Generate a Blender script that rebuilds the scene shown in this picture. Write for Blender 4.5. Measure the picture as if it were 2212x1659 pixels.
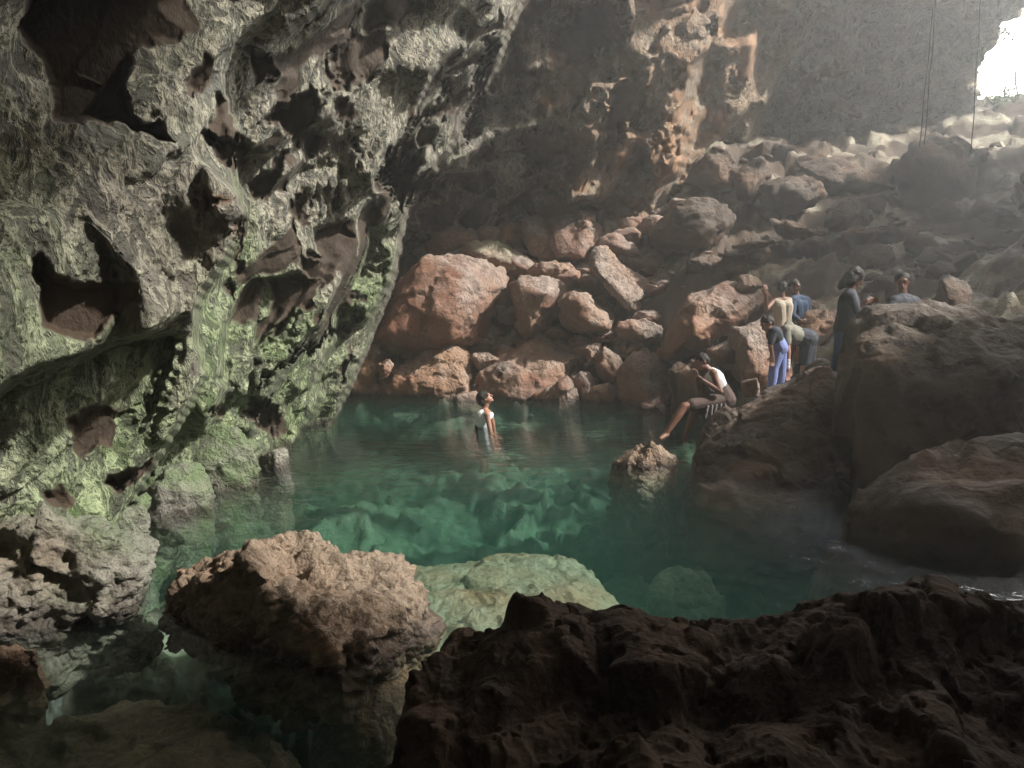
import bpy, bmesh, math, random
import numpy as np
from mathutils import Vector, Matrix

# ------------------------------------------------------------------ camera, light, exposure
SC = bpy.context.scene
for o in list(bpy.data.objects):
    bpy.data.objects.remove(o)
PITCH = math.radians(4.5)
CAMZ = 1.6
FPX = 745.0
cam_d = bpy.data.cameras.new('camera')
cam_d.lens = FPX / 1024 * 36.0
cam_d.sensor_width = 36.0
cam_d.clip_end = 1000
cam_d.clip_start = 0.05
cam = bpy.data.objects.new('camera', cam_d)
cam.location = (0, 0, CAMZ)
cam.rotation_euler = (math.radians(90) - PITCH, 0, 0)
SC.collection.objects.link(cam)
SC.camera = cam

SKY_GLARE = 170.0
SUN_AZ, SUN_EL = 104.0, 42.0          # azimuth measured from the view direction (+Y) towards +X
world = bpy.data.worlds.new('World')
SC.world = world
world.use_nodes = True
wn = world.node_tree
wn.nodes.clear()
sky = wn.nodes.new('ShaderNodeTexSky')
sky.sky_type = 'NISHITA'
sky.sun_disc = False
sky.sun_elevation = math.radians(SUN_EL)
sky.sun_rotation = math.radians(SUN_AZ)
sky.air_density = 1.0
sky.dust_density = 7.0
bg = wn.nodes.new('ShaderNodeBackground')
bg.inputs['Strength'].default_value = 0.06
wo = wn.nodes.new('ShaderNodeOutputWorld')
# white glare added to the sky beyond the cave mouth, lighting from behind
tc_ = wn.nodes.new('ShaderNodeTexCoord')
dp = wn.nodes.new('ShaderNodeVectorMath'); dp.operation = 'DOT_PRODUCT'
ca, ce = math.radians(40), math.radians(19)
dp.inputs[1].default_value = (math.sin(ca) * math.cos(ce), math.cos(ca) * math.cos(ce), math.sin(ce))
wn.links.new(tc_.outputs['Generated'], dp.inputs[0])
cn = wn.nodes.new('ShaderNodeTexNoise'); cn.inputs['Scale'].default_value = 5; cn.inputs['Detail'].default_value = 4
wn.links.new(tc_.outputs['Generated'], cn.inputs['Vector'])
ca_ = wn.nodes.new('ShaderNodeMath'); ca_.operation = 'MULTIPLY_ADD'; ca_.inputs[1].default_value = .06
wn.links.new(cn.outputs[0], ca_.inputs[0]); wn.links.new(dp.outputs['Value'], ca_.inputs[2])
cm = wn.nodes.new('ShaderNodeMapRange'); cm.inputs[1].default_value = .955; cm.inputs[2].default_value = .985; cm.inputs[3].default_value = 0; cm.inputs[4].default_value = SKY_GLARE
wn.links.new(ca_.outputs[0], cm.inputs[0])
cc = wn.nodes.new('ShaderNodeMix'); cc.data_type = 'RGBA'; cc.blend_type = 'ADD'; cc.clamp_factor = False
cs = wn.nodes.new('ShaderNodeVectorMath'); cs.operation = 'SCALE'; cs.inputs[0].default_value = (1, .98, .95)
wn.links.new(cm.outputs[0], cs.inputs[3])
ad_ = wn.nodes.new('ShaderNodeVectorMath'); ad_.operation = 'ADD'
wn.links.new(sky.outputs[0], ad_.inputs[0]); wn.links.new(cs.outputs[0], ad_.inputs[1])
wn.links.new(ad_.outputs[0], bg.inputs[0])
wn.links.new(bg.outputs[0], wo.inputs[0])

sun_d = bpy.data.lights.new('sun', 'SUN')
sun_d.energy = 5.0
sun_d.angle = math.radians(3.0)
sun_d.color = (1.0, 0.97, 0.92)
sun = bpy.data.objects.new('sun', sun_d)
saz, sel = math.radians(SUN_AZ), math.radians(SUN_EL)
SUN = Vector((math.sin(saz) * math.cos(sel), math.cos(saz) * math.cos(sel), math.sin(sel)))
sun.rotation_euler = SUN.to_track_quat('Z', 'Y').to_euler()
SC.collection.objects.link(sun)

SC.view_settings.view_transform = 'Standard'
SC.view_settings.look = 'None'
SC.view_settings.exposure = 0.9
SC.view_settings.gamma = 1.0
cy = SC.cycles
cy.max_bounces = 12
cy.diffuse_bounces = 4
cy.glossy_bounces = 3
cy.transmission_bounces = 6
cy.transparent_max_bounces = 12
cy.volume_bounces = 1
cy.use_denoising = True
cy.sample_clamp_indirect = 4.0

# ------------------------------------------------------------------ pixel <-> space (view coordinates are 2212 x 1659)
VS = 1024 / 2212.0
fw = np.array([0, math.cos(PITCH), -math.sin(PITCH)])
upv = np.array([0, math.sin(PITCH), math.cos(PITCH)])
rt = np.array([1.0, 0, 0])
CAM = np.array([0, 0, CAMZ])


def rays(X, Y):
    X = np.asarray(X, float); Y = np.asarray(Y, float)
    return fw + rt * ((X * VS - 512) / FPX)[..., None] + upv * ((384 - Y * VS) / FPX)[..., None]


def P(X, Y, d):
    r = rays(X, Y)
    return CAM + r * (np.asarray(d, float) / r[..., 1])[..., None]


def PZ(X, Y, z):
    r = rays(X, Y)
    return CAM + r * ((z - CAMZ) / r[..., 2])[..., None]


def proj(p):
    q = np.asarray(p, float) - CAM
    f = np.maximum(q @ fw, 1e-3)
    return np.stack([((q @ rt) / f * FPX + 512) / VS, (384 - (q @ upv) / f * FPX) / VS], -1)


# ------------------------------------------------------------------ noise (numpy)
rs = np.random.RandomState(7)
PERM = rs.permutation(1024).astype(np.int32)
PERM = np.concatenate([PERM, PERM, PERM, PERM])
G = rs.normal(size=(1024, 3)).astype(np.float32)
G /= np.linalg.norm(G, axis=1)[:, None]
RV = rs.uniform(size=(1024, 4)).astype(np.float32)


def hsh(i, j, k):
    return PERM[(PERM[(PERM[i & 1023] + (j & 1023))] + (k & 1023))]


def perlin(p):
    p = np.asarray(p, np.float32)
    i = np.floor(p).astype(np.int32)
    f = p - i
    u = f * f * f * (f * (f * 6 - 15) + 10)
    out = 0
    for a in (0, 1):
        wa = u[:, 0] if a else 1 - u[:, 0]
        for b in (0, 1):
            wb = u[:, 1] if b else 1 - u[:, 1]
            for c in (0, 1):
                wc = u[:, 2] if c else 1 - u[:, 2]
                g = G[hsh(i[:, 0] + a, i[:, 1] + b, i[:, 2] + c)]
                d = g[:, 0] * (f[:, 0] - a) + g[:, 1] * (f[:, 1] - b) + g[:, 2] * (f[:, 2] - c)
                out = out + wa * wb * wc * d
    return out * 1.6


def fbm(p, o=4, g=0.5):
    s = 0; a = 1.0; q = np.asarray(p, np.float32)
    for k in range(o):
        s = s + a * perlin(q); q = q * 2.03 + 17.3; a *= g
    return s


def ridged(p, o=3, g=0.5):
    s = 0; a = 1.0; w = 1.0; q = np.asarray(p, np.float32)
    for k in range(o):
        n = (1 - np.abs(perlin(q))) ** 2
        s = s + a * n * w; w = np.clip(n * 1.4, 0, 1); q = q * 2.07 + 9.1; a *= g
    return s - 0.9


def facet(p, tilt=1.0, jump=0.3):
    """random tilted plane per voronoi cell: broken-rock facets.  returns height and border distance"""
    p = np.asarray(p, np.float32)
    i = np.floor(p).astype(np.int32)
    best = np.full(len(p), 9e9, np.float32); second = best.copy(); h = np.zeros(len(p), np.float32)
    for a in (-1, 0, 1):
        for b in (-1, 0, 1):
            for c in (-1, 0, 1):
                id_ = hsh(i[:, 0] + a, i[:, 1] + b, i[:, 2] + c)
                r = RV[id_]
                v = p - (i + np.array([a, b, c]) + r[:, :3])
                d = np.einsum('ij,ij->i', v, v)
                hh = tilt * np.einsum('ij,ij->i', v, G[id_]) + jump * (r[:, 3] - .5)
                m = d < best
                second = np.where(m, best, np.minimum(second, d))
                h = np.where(m, hh, h)
                best = np.where(m, d, best)
    return h, np.sqrt(second) - np.sqrt(best)


def facet_s(p, tilt=1.0, jump=0.3, k=16.0):
    """continuous facets: neighbouring cells blended over a narrow crease"""
    p = np.asarray(p, np.float32)
    i = np.floor(p).astype(np.int32)
    W = np.zeros(len(p), np.float32); H = W.copy()
    for a in (-1, 0, 1):
        for b in (-1, 0, 1):
            for c in (-1, 0, 1):
                id_ = hsh(i[:, 0] + a, i[:, 1] + b, i[:, 2] + c)
                r = RV[id_]
                v = p - (i + np.array([a, b, c]) + r[:, :3])
                d = np.einsum('ij,ij->i', v, v)
                w = np.exp(-k * d)
                H += w * (tilt * np.einsum('ij,ij->i', v, G[id_]) + jump * (r[:, 3] - .5)); W += w
    return H / np.maximum(W, 1e-12)


def cells(p):
    """nearest voronoi cell: its random number, distance to its border, offset from its centre"""
    p = np.asarray(p, np.float32)
    i = np.floor(p).astype(np.int32)
    best = np.full(len(p), 9e9, np.float32); second = best.copy(); rn = np.zeros(len(p), np.float32); off = np.zeros((len(p), 3), np.float32)
    for a in (-1, 0, 1):
        for b in (-1, 0, 1):
            for c in (-1, 0, 1):
                id_ = hsh(i[:, 0] + a, i[:, 1] + b, i[:, 2] + c)
                r = RV[id_]
                v = p - (i + np.array([a, b, c]) + r[:, :3])
                d = np.einsum('ij,ij->i', v, v)
                m = d < best
                second = np.where(m, best, np.minimum(second, d))
                rn = np.where(m, r[:, 3], rn); off[m] = v[m]
                best = np.where(m, d, best)
    return rn, np.sqrt(second) - np.sqrt(best), off


def sstep(x, a, b):
    t = np.clip((x - a) / (b - a), 0, 1)
    return t * t * (3 - 2 * t)


def poly_sd(q, poly):
    """signed distance (inside positive) of 2-D points to a polygon"""
    poly = np.asarray(poly, float)
    inside = np.zeros(len(q), bool); dist = np.full(len(q), 1e9)
    n = len(poly)
    for k in range(n):
        a = poly[k]; b = poly[(k + 1) % n]
        e = b - a
        w = q - a
        t = np.clip((w @ e) / max(e @ e, 1e-9), 0, 1)
        dist = np.minimum(dist, np.hypot(w[:, 0] - t * e[0], w[:, 1] - t * e[1]))
        c = ((a[1] > q[:, 1]) != (b[1] > q[:, 1]))
        xs = (b[0] - a[0]) * (q[:, 1] - a[1]) / (b[1] - a[1] + 1e-12) + a[0]
        inside ^= c & (q[:, 0] < xs)
    return np.where(inside, dist, -dist)


# ------------------------------------------------------------------ object helpers
def link(o, parent=None):
    SC.collection.objects.link(o)
    if parent is not None:
        o.parent = parent
    return o


def tag(o, label=None, cat=None, group=None, kind=None):
    if label: o['label'] = label
    if cat: o['category'] = cat
    if group: o['group'] = group
    if kind: o['kind'] = kind
    return o


def np_mesh(name, v, f, mat, smooth=True, attrs=None, parent=None):
    """f: (n,3) or (n,4) array"""
    me = bpy.data.meshes.new(name)
    v = np.asarray(v, np.float32); f = np.asarray(f, np.int32)
    k = f.shape[1]
    me.vertices.add(len(v)); me.vertices.foreach_set('co', v.ravel())
    me.loops.add(f.size); me.loops.foreach_set('vertex_index', f.ravel())
    me.polygons.add(len(f))
    me.polygons.foreach_set('loop_start', np.arange(0, f.size, k, dtype=np.int32))
    if smooth:
        me.polygons.foreach_set('use_smooth', np.ones(len(f), bool))
    me.update(calc_edges=True)
    for an, av in (attrs or {}).items():
        at = me.attributes.new(an, 'FLOAT', 'POINT')
        at.data.foreach_set('value', np.asarray(av, np.float32))
    me.materials.append(mat)
    o = bpy.data.objects.new(name, me)
    return link(o, parent)


def tri_normals(v, f):
    a = v[f[:, 0]]; b = v[f[:, 1]]; c = v[f[:, 2]]
    n = np.cross(b - a, c - a)
    if f.shape[1] == 4:
        n = np.cross(v[f[:, 2]] - v[f[:, 0]], v[f[:, 3]] - v[f[:, 1]])
    out = np.zeros_like(v)
    for k in range(f.shape[1]):
        for ax in range(3):
            out[:, ax] += np.bincount(f[:, k], n[:, ax], len(v))
    return out / np.maximum(np.linalg.norm(out, axis=1), 1e-9)[:, None]


# ------------------------------------------------------------------ materials
def rock_mat(name, bare=(.10, .062, .038), crust=(.36, .33, .29), tint=(.22, .25, .13), dark=(.05, .042, .036),
             scale=1.0, bump=1.0, rough=.85, stretch=(1, 1, 1), wet=0.35, edged=False, spec=.35):
    m = bpy.data.materials.new(name); m.use_nodes = True
    t = m.node_tree; N = t.nodes; L = t.links; N.clear()
    out = N.new('ShaderNodeOutputMaterial'); b = N.new('ShaderNodeBsdfPrincipled')
    L.new(b.outputs[0], out.inputs[0])
    b.inputs['Roughness'].default_value = rough
    b.inputs['Specular IOR Level'].default_value = spec
    geo = N.new('ShaderNodeNewGeometry')
    mp = N.new('ShaderNodeMapping'); mp.inputs['Scale'].default_value = stretch
    L.new(geo.outputs['Position'], mp.inputs['Vector'])
    P_ = mp.outputs[0]

    def noise(s, det=5, r=.6, typ=None, dist=0.0):
        n = N.new('ShaderNodeTexNoise'); n.inputs['Scale'].default_value = s * scale
        n.inputs['Detail'].default_value = det; n.inputs['Roughness'].default_value = r
        n.inputs['Distortion'].default_value = dist
        if typ:
            n.noise_type = typ
        L.new(P_, n.inputs['Vector']); return n.outputs[0]

    def ramp(src, pts):
        r = N.new('ShaderNodeValToRGB'); e = r.color_ramp.elements
        while len(e) > 1: e.remove(e[-1])
        e[0].position = pts[0][0]; e[0].color = (*[pts[0][1]] * 3, 1)
        for p_, v in pts[1:]:
            x = e.new(p_); x.color = (v, v, v, 1)
        L.new(src, r.inputs[0]); return r.outputs[0]

    def mix(fac, a, c):
        x = N.new('ShaderNodeMix'); x.data_type = 'RGBA'
        if hasattr(fac, 'node'): L.new(fac, x.inputs[0])
        else: x.inputs[0].default_value = fac
        for s, i in ((a, 6), (c, 7)):
            if hasattr(s, 'node'): L.new(s, x.inputs[i])
            else: x.inputs[i].default_value = (*s, 1)
        return x.outputs[2]

    def math_(op, a, c=None, clamp=False):
        x = N.new('ShaderNodeMath'); x.operation = op; x.use_clamp = clamp
        for s, i in ((a, 0), (c, 1)):
            if s is None: continue
            if hasattr(s, 'node'): L.new(s, x.inputs[i])
            else: x.inputs[i].default_value = s
        return x.outputs[0]

    def attr(n):
        a = N.new('ShaderNodeAttribute'); a.attribute_name = n; return a.outputs['Fac']

    big = noise(1.1, 3); mid = noise(6, 6, .65); fine = noise(38, 5, .7)
    lich = ramp(mid, [(.36, 0), (.60, 1)])
    colc = mix(lich, tuple(.55 * x for x in crust), crust)
    colc = mix(math_('MULTIPLY', attr('moss'), ramp(noise(3.1, 5), [(.36, .25), (.6, 1)])), colc, tint)
    if edged:
        ml = N.new('ShaderNodeMapping'); ml.inputs['Rotation'].default_value = (.9, .2, .3); ml.inputs['Scale'].default_value = (1, 1, .45)
        L.new(geo.outputs['Position'], ml.inputs[0])
        nl = N.new('ShaderNodeTexNoise'); nl.inputs['Scale'].default_value = 6.5; nl.inputs['Detail'].default_value = 6; nl.inputs['Roughness'].default_value = .62; nl.inputs['Distortion'].default_value = .5
        L.new(ml.outputs[0], nl.inputs['Vector'])
        vein = math_('ABSOLUTE', math_('SUBTRACT', nl.outputs[0], .5))
        vein = ramp(vein, [(0, 1), (.03, .85), (.085, 0)])
        lace = math_('MULTIPLY', vein, ramp(mid, [(.34, .25), (.62, 1)]))
        lacev = vein
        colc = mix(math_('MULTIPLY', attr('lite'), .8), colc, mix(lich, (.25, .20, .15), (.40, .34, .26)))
        colc = mix(ramp(nl.outputs[0], [(.30, .9), (.5, 0)]), colc, (.05, .045, .035))  # shade of the pits darkened into the rock colour
        colc = mix(math_('MULTIPLY', lace, .82), colc, mix(attr('moss'), (.50, .44, .36), (.38, .45, .25)))
    colb = mix(ramp(big, [(.35, 0), (.65, 1)]), tuple(.75 * x for x in bare), bare)
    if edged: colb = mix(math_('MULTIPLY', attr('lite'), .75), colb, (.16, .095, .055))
    colb = mix(ramp(fine, [(.30, .55), (.48, 0)]), colb, dark)
    base = mix(math_('MULTIPLY', attr('bare'), 1.0, True), colc, colb)
    base = mix(math_('MULTIPLY', attr('warm'), ramp(noise(2.0, 4), [(.35, .3), (.62, 1)])), base, (.30, .175, .10))
    base = mix(ramp(fine, [(.30, .7), (.42, 0)]), base, dark)
    # dark wet band at the water line
    sx = N.new('ShaderNodeSeparateXYZ'); L.new(geo.outputs['Position'], sx.inputs[0])
    wl = math_('ADD', sx.outputs[2], math_('MULTIPLY', math_('SUBTRACT', mid, .5), .25))
    mr = N.new('ShaderNodeMapRange'); mr.inputs[1].default_value = 0.03; mr.inputs[2].default_value = 0.14
    mr.inputs[3].default_value = 1; mr.inputs[4].default_value = 0
    L.new(wl, mr.inputs[0])
    und = N.new('ShaderNodeMapRange'); und.inputs[1].default_value = -0.12; und.inputs[2].default_value = 0.0
    L.new(sx.outputs[2], und.inputs[0])
    wetf = math_('MULTIPLY', math_('MULTIPLY', mr.outputs[0], und.outputs[0]), .75 if wet else 0)
    base = mix(wetf, base, (.03, .02, .016))
    L.new(base, b.inputs['Base Color'])
    rr = math_('SUBTRACT', rough, math_('MULTIPLY', mr.outputs[0], .4))
    L.new(rr, b.inputs['Roughness'])
    # relief
    nb = math_('MULTIPLY', noise(7, 8, .68, dist=.4), 1.0)
    vor = N.new('ShaderNodeTexVoronoi'); vor.inputs['Scale'].default_value = 16 * scale
    vor.feature = 'SMOOTH_F1'
    wv = N.new('ShaderNodeVectorMath'); wv.operation = 'ADD'
    nz = N.new('ShaderNodeTexNoise'); nz.inputs['Scale'].default_value = 9 * scale; L.new(P_, nz.inputs['Vector'])
    sc_ = N.new('ShaderNodeVectorMath'); sc_.operation = 'SCALE'; sc_.inputs[3].default_value = .16 / scale
    L.new(nz.outputs['Color'], sc_.inputs[0]); L.new(sc_.outputs[0], wv.inputs[0]); L.new(P_, wv.inputs[1])
    L.new(wv.outputs[0], vor.inputs['Vector'])
    hgt = math_('ADD', nb, math_('MULTIPLY', vor.outputs['Distance'], .55))
    hgt = math_('ADD', hgt, math_('MULTIPLY', fine, .25))
    if edged: hgt = math_('ADD', hgt, math_('MULTIPLY', lacev, .55))
    bp = N.new('ShaderNodeBump'); bp.inputs['Distance'].default_value = 0.09 / scale
    st = math_('SUBTRACT', bump, math_('MULTIPLY', attr('bare'), bump * .72))
    L.new(math_('MINIMUM', st, 1.0), bp.inputs['Strength'])
    L.new(hgt, bp.inputs['Height']); L.new(bp.outputs[0], b.inputs['Normal'])
    return m


def plain_mat(name, col, rough=.8, noise=.25, scale=20, spec=.3, bump=.1):
    m = bpy.data.materials.new(name); m.use_nodes = True
    t = m.node_tree; N = t.nodes; L = t.links
    b = N['Principled BSDF']; b.inputs['Roughness'].default_value = rough
    b.inputs['Specular IOR Level'].default_value = spec
    n = N.new('ShaderNodeTexNoise'); n.inputs['Scale'].default_value = scale; n.inputs['Detail'].default_value = 5
    g = N.new('ShaderNodeNewGeometry'); L.new(g.outputs['Position'], n.inputs['Vector'])
    x = N.new('ShaderNodeMix'); x.data_type = 'RGBA'
    x.inputs[6].default_value = (*[c * (1 - noise) for c in col], 1); x.inputs[7].default_value = (*[min(1, c * (1 + noise)) for c in col], 1)
    L.new(n.outputs[0], x.inputs[0]); L.new(x.outputs[2], b.inputs['Base Color'])
    bp = N.new('ShaderNodeBump'); bp.inputs['Strength'].default_value = bump; bp.inputs['Distance'].default_value = .02
    L.new(n.outputs[0], bp.inputs['Height']); L.new(bp.outputs[0], b.inputs['Normal'])
    return m


M_WALL = rock_mat('wall_limestone', bare=(.042, .028, .017), crust=(.150, .142, .126), tint=(.078, .120, .042), bump=1.0, edged=True)  # bare brown rock, toned down so hollows hold their shade
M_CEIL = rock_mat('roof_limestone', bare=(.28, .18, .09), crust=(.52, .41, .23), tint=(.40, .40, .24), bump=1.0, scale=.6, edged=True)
M_BOULD = rock_mat('boulder_limestone', bare=(.23, .11, .070), crust=(.33, .27, .23), tint=(.33, .34, .22), bump=.9, scale=.9)
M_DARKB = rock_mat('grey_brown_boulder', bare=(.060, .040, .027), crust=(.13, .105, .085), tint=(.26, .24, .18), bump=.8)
M_BANK = rock_mat('mossy_bank_rock', bare=(.10, .065, .04), crust=(.24, .23, .19), tint=(.115, .155, .075), bump=1.0, scale=1.5)
M_RIM = rock_mat('shade_black_rock', bare=(.014, .009, .006), crust=(.040, .028, .022), tint=(.03, .025, .02), scale=2.0, bump=1.0, rough=.9, spec=.08)  # near-black colour stands in for the deep shade on the near rock
M_NEAR = rock_mat('pitted_near_rock', bare=(.10, .064, .038), crust=(.27, .205, .145), tint=(.27, .25, .16), scale=2.0, bump=1.0, rough=.7)
M_FLOOR = rock_mat('pool_bed_rock', bare=(.055, .042, .03), crust=(.40, .37, .28), tint=(.30, .32, .22), bump=.6, wet=0)

# ------------------------------------------------------------------ the cave shell: first hit of a smooth implicit hollow, seen from inside
WXY = np.array([-6, 0, 2, 3.9, 5.4, 6.5, 10, 12.4, 17, 19, 24]); WXX = np.array([-3.6, -3.2, -3.0, -2.85, -2.85, -2.92, -3.1, -2.95, -4.1, -4.6, -6])
LZ = np.array([-4, 0, 1.2, 2.3, 3.6, 4.5, 6, 9, 14]); LX = np.array([-.35, 0, .55, 1.0, 1.25, 1.95, 2.8, 4.0, 4.6])


def smin(a, b, k):
    h = np.clip(.5 + .5 * (b - a) / k, 0, 1)
    return b * (1 - h) + a * h - k * h * (1 - h)


def field(p):
    x, y, z = p[..., 0], p[..., 1], p[..., 2]
    lean = np.interp(y, [-2, 3, 7, 12], [.25, .5, .85, 1.0])
    left = (x - np.interp(y, WXY, WXX) - np.interp(z, LZ, LX) * lean) * .88
    xb = np.interp(x, [-8, 4.2, 5.4, 9, 14, 20], [20.6, 20.6, 23.0, 27.0, 29, 29])
    leanb = np.interp(x, [-6, -2, 3.0, 4.2, 5.4, 9], [1.7, 1.35, .75, .55, .85, 1.25])
    back = (xb - y - np.maximum(z - np.interp(x, [0, 4.2, 5.4, 9], [3.2, 3.4, 5.0, 7.5]), 0) * leanb) * .75
    ceil = 13.5 - z
    behind = y + 5.0
    right = 24 - x
    f = smin(left, back, 1.2)
    f = smin(f, ceil, 2.0)
    f = np.minimum(f, behind)
    return np.minimum(f, right)


def build_shell():
    az = np.concatenate([np.arange(-180, -40, 3.0), np.arange(-40, 36.5, .088), np.arange(36.5, 180.1, 3.0)])
    el = np.concatenate([np.arange(-52, -24, 2.0), np.arange(-24, 24.5, .088), np.arange(24.5, 88, 2.5)])
    A, E = np.meshgrid(np.radians(az), np.radians(el))
    d = np.stack([np.sin(A) * np.cos(E), np.cos(A) * np.cos(E), np.sin(E)], -1).reshape(-1, 3)
    nr, nc = A.shape
    dirn = np.array([.25, .75, .61]); dirn /= np.linalg.norm(dirn)

    def low(p):
        pa = p - np.outer(p @ dirn, dirn) * .62
        pb = p - np.outer(p @ dirn, dirn) * .35
        w = fbm(p * .8, 2)[:, None] * .2
        f0 = facet_s(pb * .62 + w, 1.0, .5, 26)
        f1 = facet_s(pb * 1.35 + 7 + w, 1.0, .4, 26)
        k = 1 + .7 * sstep(p[:, 1], 13, 16) + 1.3 * sstep(p[:, 1], 19.5, 22.5)
        return .50 * fbm(p * .38 + 3, 2) + .10 * ridged(pa * .9, 2) + (f0 * .70 + f1 * .32) * k
    # coarse grid: march to the smooth hollow, then settle on the relief
    ri = np.unique(np.r_[np.arange(0, nr, 3), nr - 1]); ci = np.unique(np.r_[np.arange(0, nc, 3), nc - 1])
    dc = d.reshape(nr, nc, 3)[np.ix_(ri, ci)].reshape(-1, 3)
    t = np.full(len(dc), .3)
    for k in range(90):
        t = np.clip(t + np.clip(field(CAM + dc * t[:, None]) * .7, -.5, 2.5), .3, 70)
    for k in range(14):
        pc = CAM + dc * t[:, None]
        t = np.clip(t + np.clip((field(pc) - low(pc)) * .65, -.4, .6), .4, 70)
    tc = t.reshape(len(ri), len(ci))
    tm = np.stack([np.interp(np.arange(nc), ci, row) for row in tc])
    t = np.stack([np.interp(np.arange(nr), ri, tm[:, k]) for k in range(nc)], 1)
    for _ in range(3):
        t[1:-1] = t[1:-1] * .5 + .25 * (t[2:] + t[:-2]); t[:, 1:-1] = t[:, 1:-1] * .5 + .25 * (t[:, 2:] + t[:, :-2])
    t = t.ravel()
    t = np.clip(t, .5, 60)
    p = CAM + d * t[:, None]
    e = 5e-2
    n = np.stack([field(p + np.array(v) * e) - field(p - np.array(v) * e) for v in ((1, 0, 0), (0, 1, 0), (0, 0, 1))], -1)
    n /= np.linalg.norm(n, axis=1)[:, None]
    # true facing of the relief: used where it looks towards the camera
    ii0 = np.arange(nr * nc).reshape(nr, nc)
    F0 = np.stack([ii0[:-1, :-1], ii0[:-1, 1:], ii0[1:, 1:], ii0[1:, :-1]], -1).reshape(-1, 4)
    ng = tri_normals(p, F0)
    ng *= np.sign(-(ng * d).sum(1))[:, None]
    n = n * .5 + ng * .5
    n /= np.linalg.norm(n, axis=1)[:, None]
    q = proj(p)
    q[(p[:, 1] < .3)] = (-9999, -9999)
    # image-independent strata frame on the left wall: runs up and away
    leftw = sstep(-(p[:, 0] - (-.9 + .42 * p[:, 2])), -1.2, 1.0) * sstep(-p[:, 1], -15, -12.5)
    far = sstep(p[:, 1], 20, 24)
    al = p @ dirn
    pa = p - np.outer(al, dirn) * .62          # stretched along strata
    f2, b2 = facet(pa * 2.3 + 5 + fbm(p * 2, 2)[:, None] * .2, .9, .4)
    sl = (p[:, 2] - .30 * p[:, 0] + .12 * p[:, 1])[:, None] * np.array([[.3, .3, 2.6]]) + p * np.array([.22, .22, 0])
    strata = far * (.70 * ridged(sl * .55, 3) + .40 * facet_s(p * np.array([.5, .5, 1.1]) + 3, 1, .5))
    disp = strata + f2 * (.035 + .16 * (1 - leftw))
    # hollows traced where the photograph shows them; deep at the lower left so that the big inner face looks back at the camera
    bare = np.zeros(len(p)); push = np.zeros(len(p))
    gx = np.array([.86, -.52])
    pc_ = p - np.outer(al, dirn) * .42 + fbm(p * 1.1 + 61, 3)[:, None] * .22 + fbm(p * 4 + 61, 2)[:, None] * .05
    for (scl, thr, dep, y0) in ((.85, .58, .34, 0), (1.75, .68, .17, 40)):
        rn, bd, of = cells(pc_ * scl + y0)
        zone = leftw * sstep(p[:, 2] + .35 * fbm(p * .5, 2), .9, 1.9) + (1 - leftw) * .85 * (1 - far)
        m = sstep(bd, .05, .20) * (rn > thr) * zone * (sstep(p[:, 1], 3.6, 5.5) if scl < 2 else np.maximum(sstep(p[:, 1], 4.0, 5.5), sstep(p[:, 2], 2.3, 3.0)))
        # each scallop is deepest on its lower near side
        push += m * dep * (.8 - .7 * np.clip(of[:, 1] + of[:, 2], -1, 1))
        bare = np.maximum(bare, sstep(m, .35, .8))
    for (poly, amt) in HOLLOWS:
        poly = np.array(poly, float)
        c = poly.mean(0)
        wob = 0
        bb = (q[:, 0] > poly[:, 0].min() - 60) & (q[:, 0] < poly[:, 0].max() + 60) & (q[:, 1] > poly[:, 1].min() - 60) & (q[:, 1] < poly[:, 1].max() + 60)
        idx = np.nonzero(bb)[0]
        if not len(idx): continue
        pp = p[idx]
        w1 = fbm(pp * 2.2 + 31, 3) * 18 + fbm(pp * 8 + 3, 3) * 9
        w2 = fbm(pp * 2.2 + 77, 3) * 18 + fbm(pp * 8 + 43, 3) * 9
        sd = poly_sd(q[idx] + np.stack([w1, w2], -1), poly)
        size = (poly.max(0) - poly.min(0))
        depth_m = np.linalg.norm(pp - CAM, axis=1) / (FPX / VS)
        s = (poly - c) @ gx
        tt = np.clip(((q[idx] - c) @ gx - s.min()) / (s.max() - s.min() + 1e-6), 0, 1)
        edge = sstep(sd, 0, 18)
        d0 = .62 * amt * (s.max() - s.min()) * depth_m
        ins = sd > 6
        tf = np.percentile(t[idx][ins], 92) if ins.sum() > 10 else t[idx].max()
        push[idx] = np.maximum(push[idx], edge * (np.maximum(tf - t[idx], 0) * .9 * min(amt, 1) + np.where(pp[:, 1] > 13, 1.2, .35) * d0 * (1.05 - tt)))
        bare[idx] = np.maximum(bare[idx], sstep(sd, -1, 7))  # hollows take the dark bare tone, which carries part of their shade
    keep = 1 - bare * .75
    wallamp = np.where(far > .5, .8, 1.0)
    r1 = ridged(pa * 2.4 + 1, 3); r2 = ridged(pa * np.array([6.5, 6.5, 6.5]) + 4, 3); r3 = ridged(p * 17, 2)
    # spacing of the sheet's vertices: relief finer than the sheet can carry is faded out
    pg = p.reshape(nr, nc, 3)
    sp = np.zeros((nr, nc))
    du = np.linalg.norm(np.diff(pg, axis=1), axis=2); dv = np.linalg.norm(np.diff(pg, axis=0), axis=2)
    sp[:, :-1] = du; sp[:-1, :] = np.maximum(sp[:-1, :], dv)
    for _ in range(3):
        s2 = sp.copy()
        s2[1:] = np.maximum(s2[1:], sp[:-1]); s2[:-1] = np.maximum(s2[:-1], sp[1:])
        s2[:, 1:] = np.maximum(s2[:, 1:], sp[:, :-1]); s2[:, :-1] = np.maximum(s2[:, :-1], sp[:, 1:])
        sp = s2
    sp = sp.ravel()
    def lod(wl): return 1 - sstep(sp, wl * .12, wl * .45)
    f3, b3 = facet(pa * 5.5 + 2, 1.0, .4)
    near = np.clip(t / 6.0, .6, 1.5)
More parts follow.
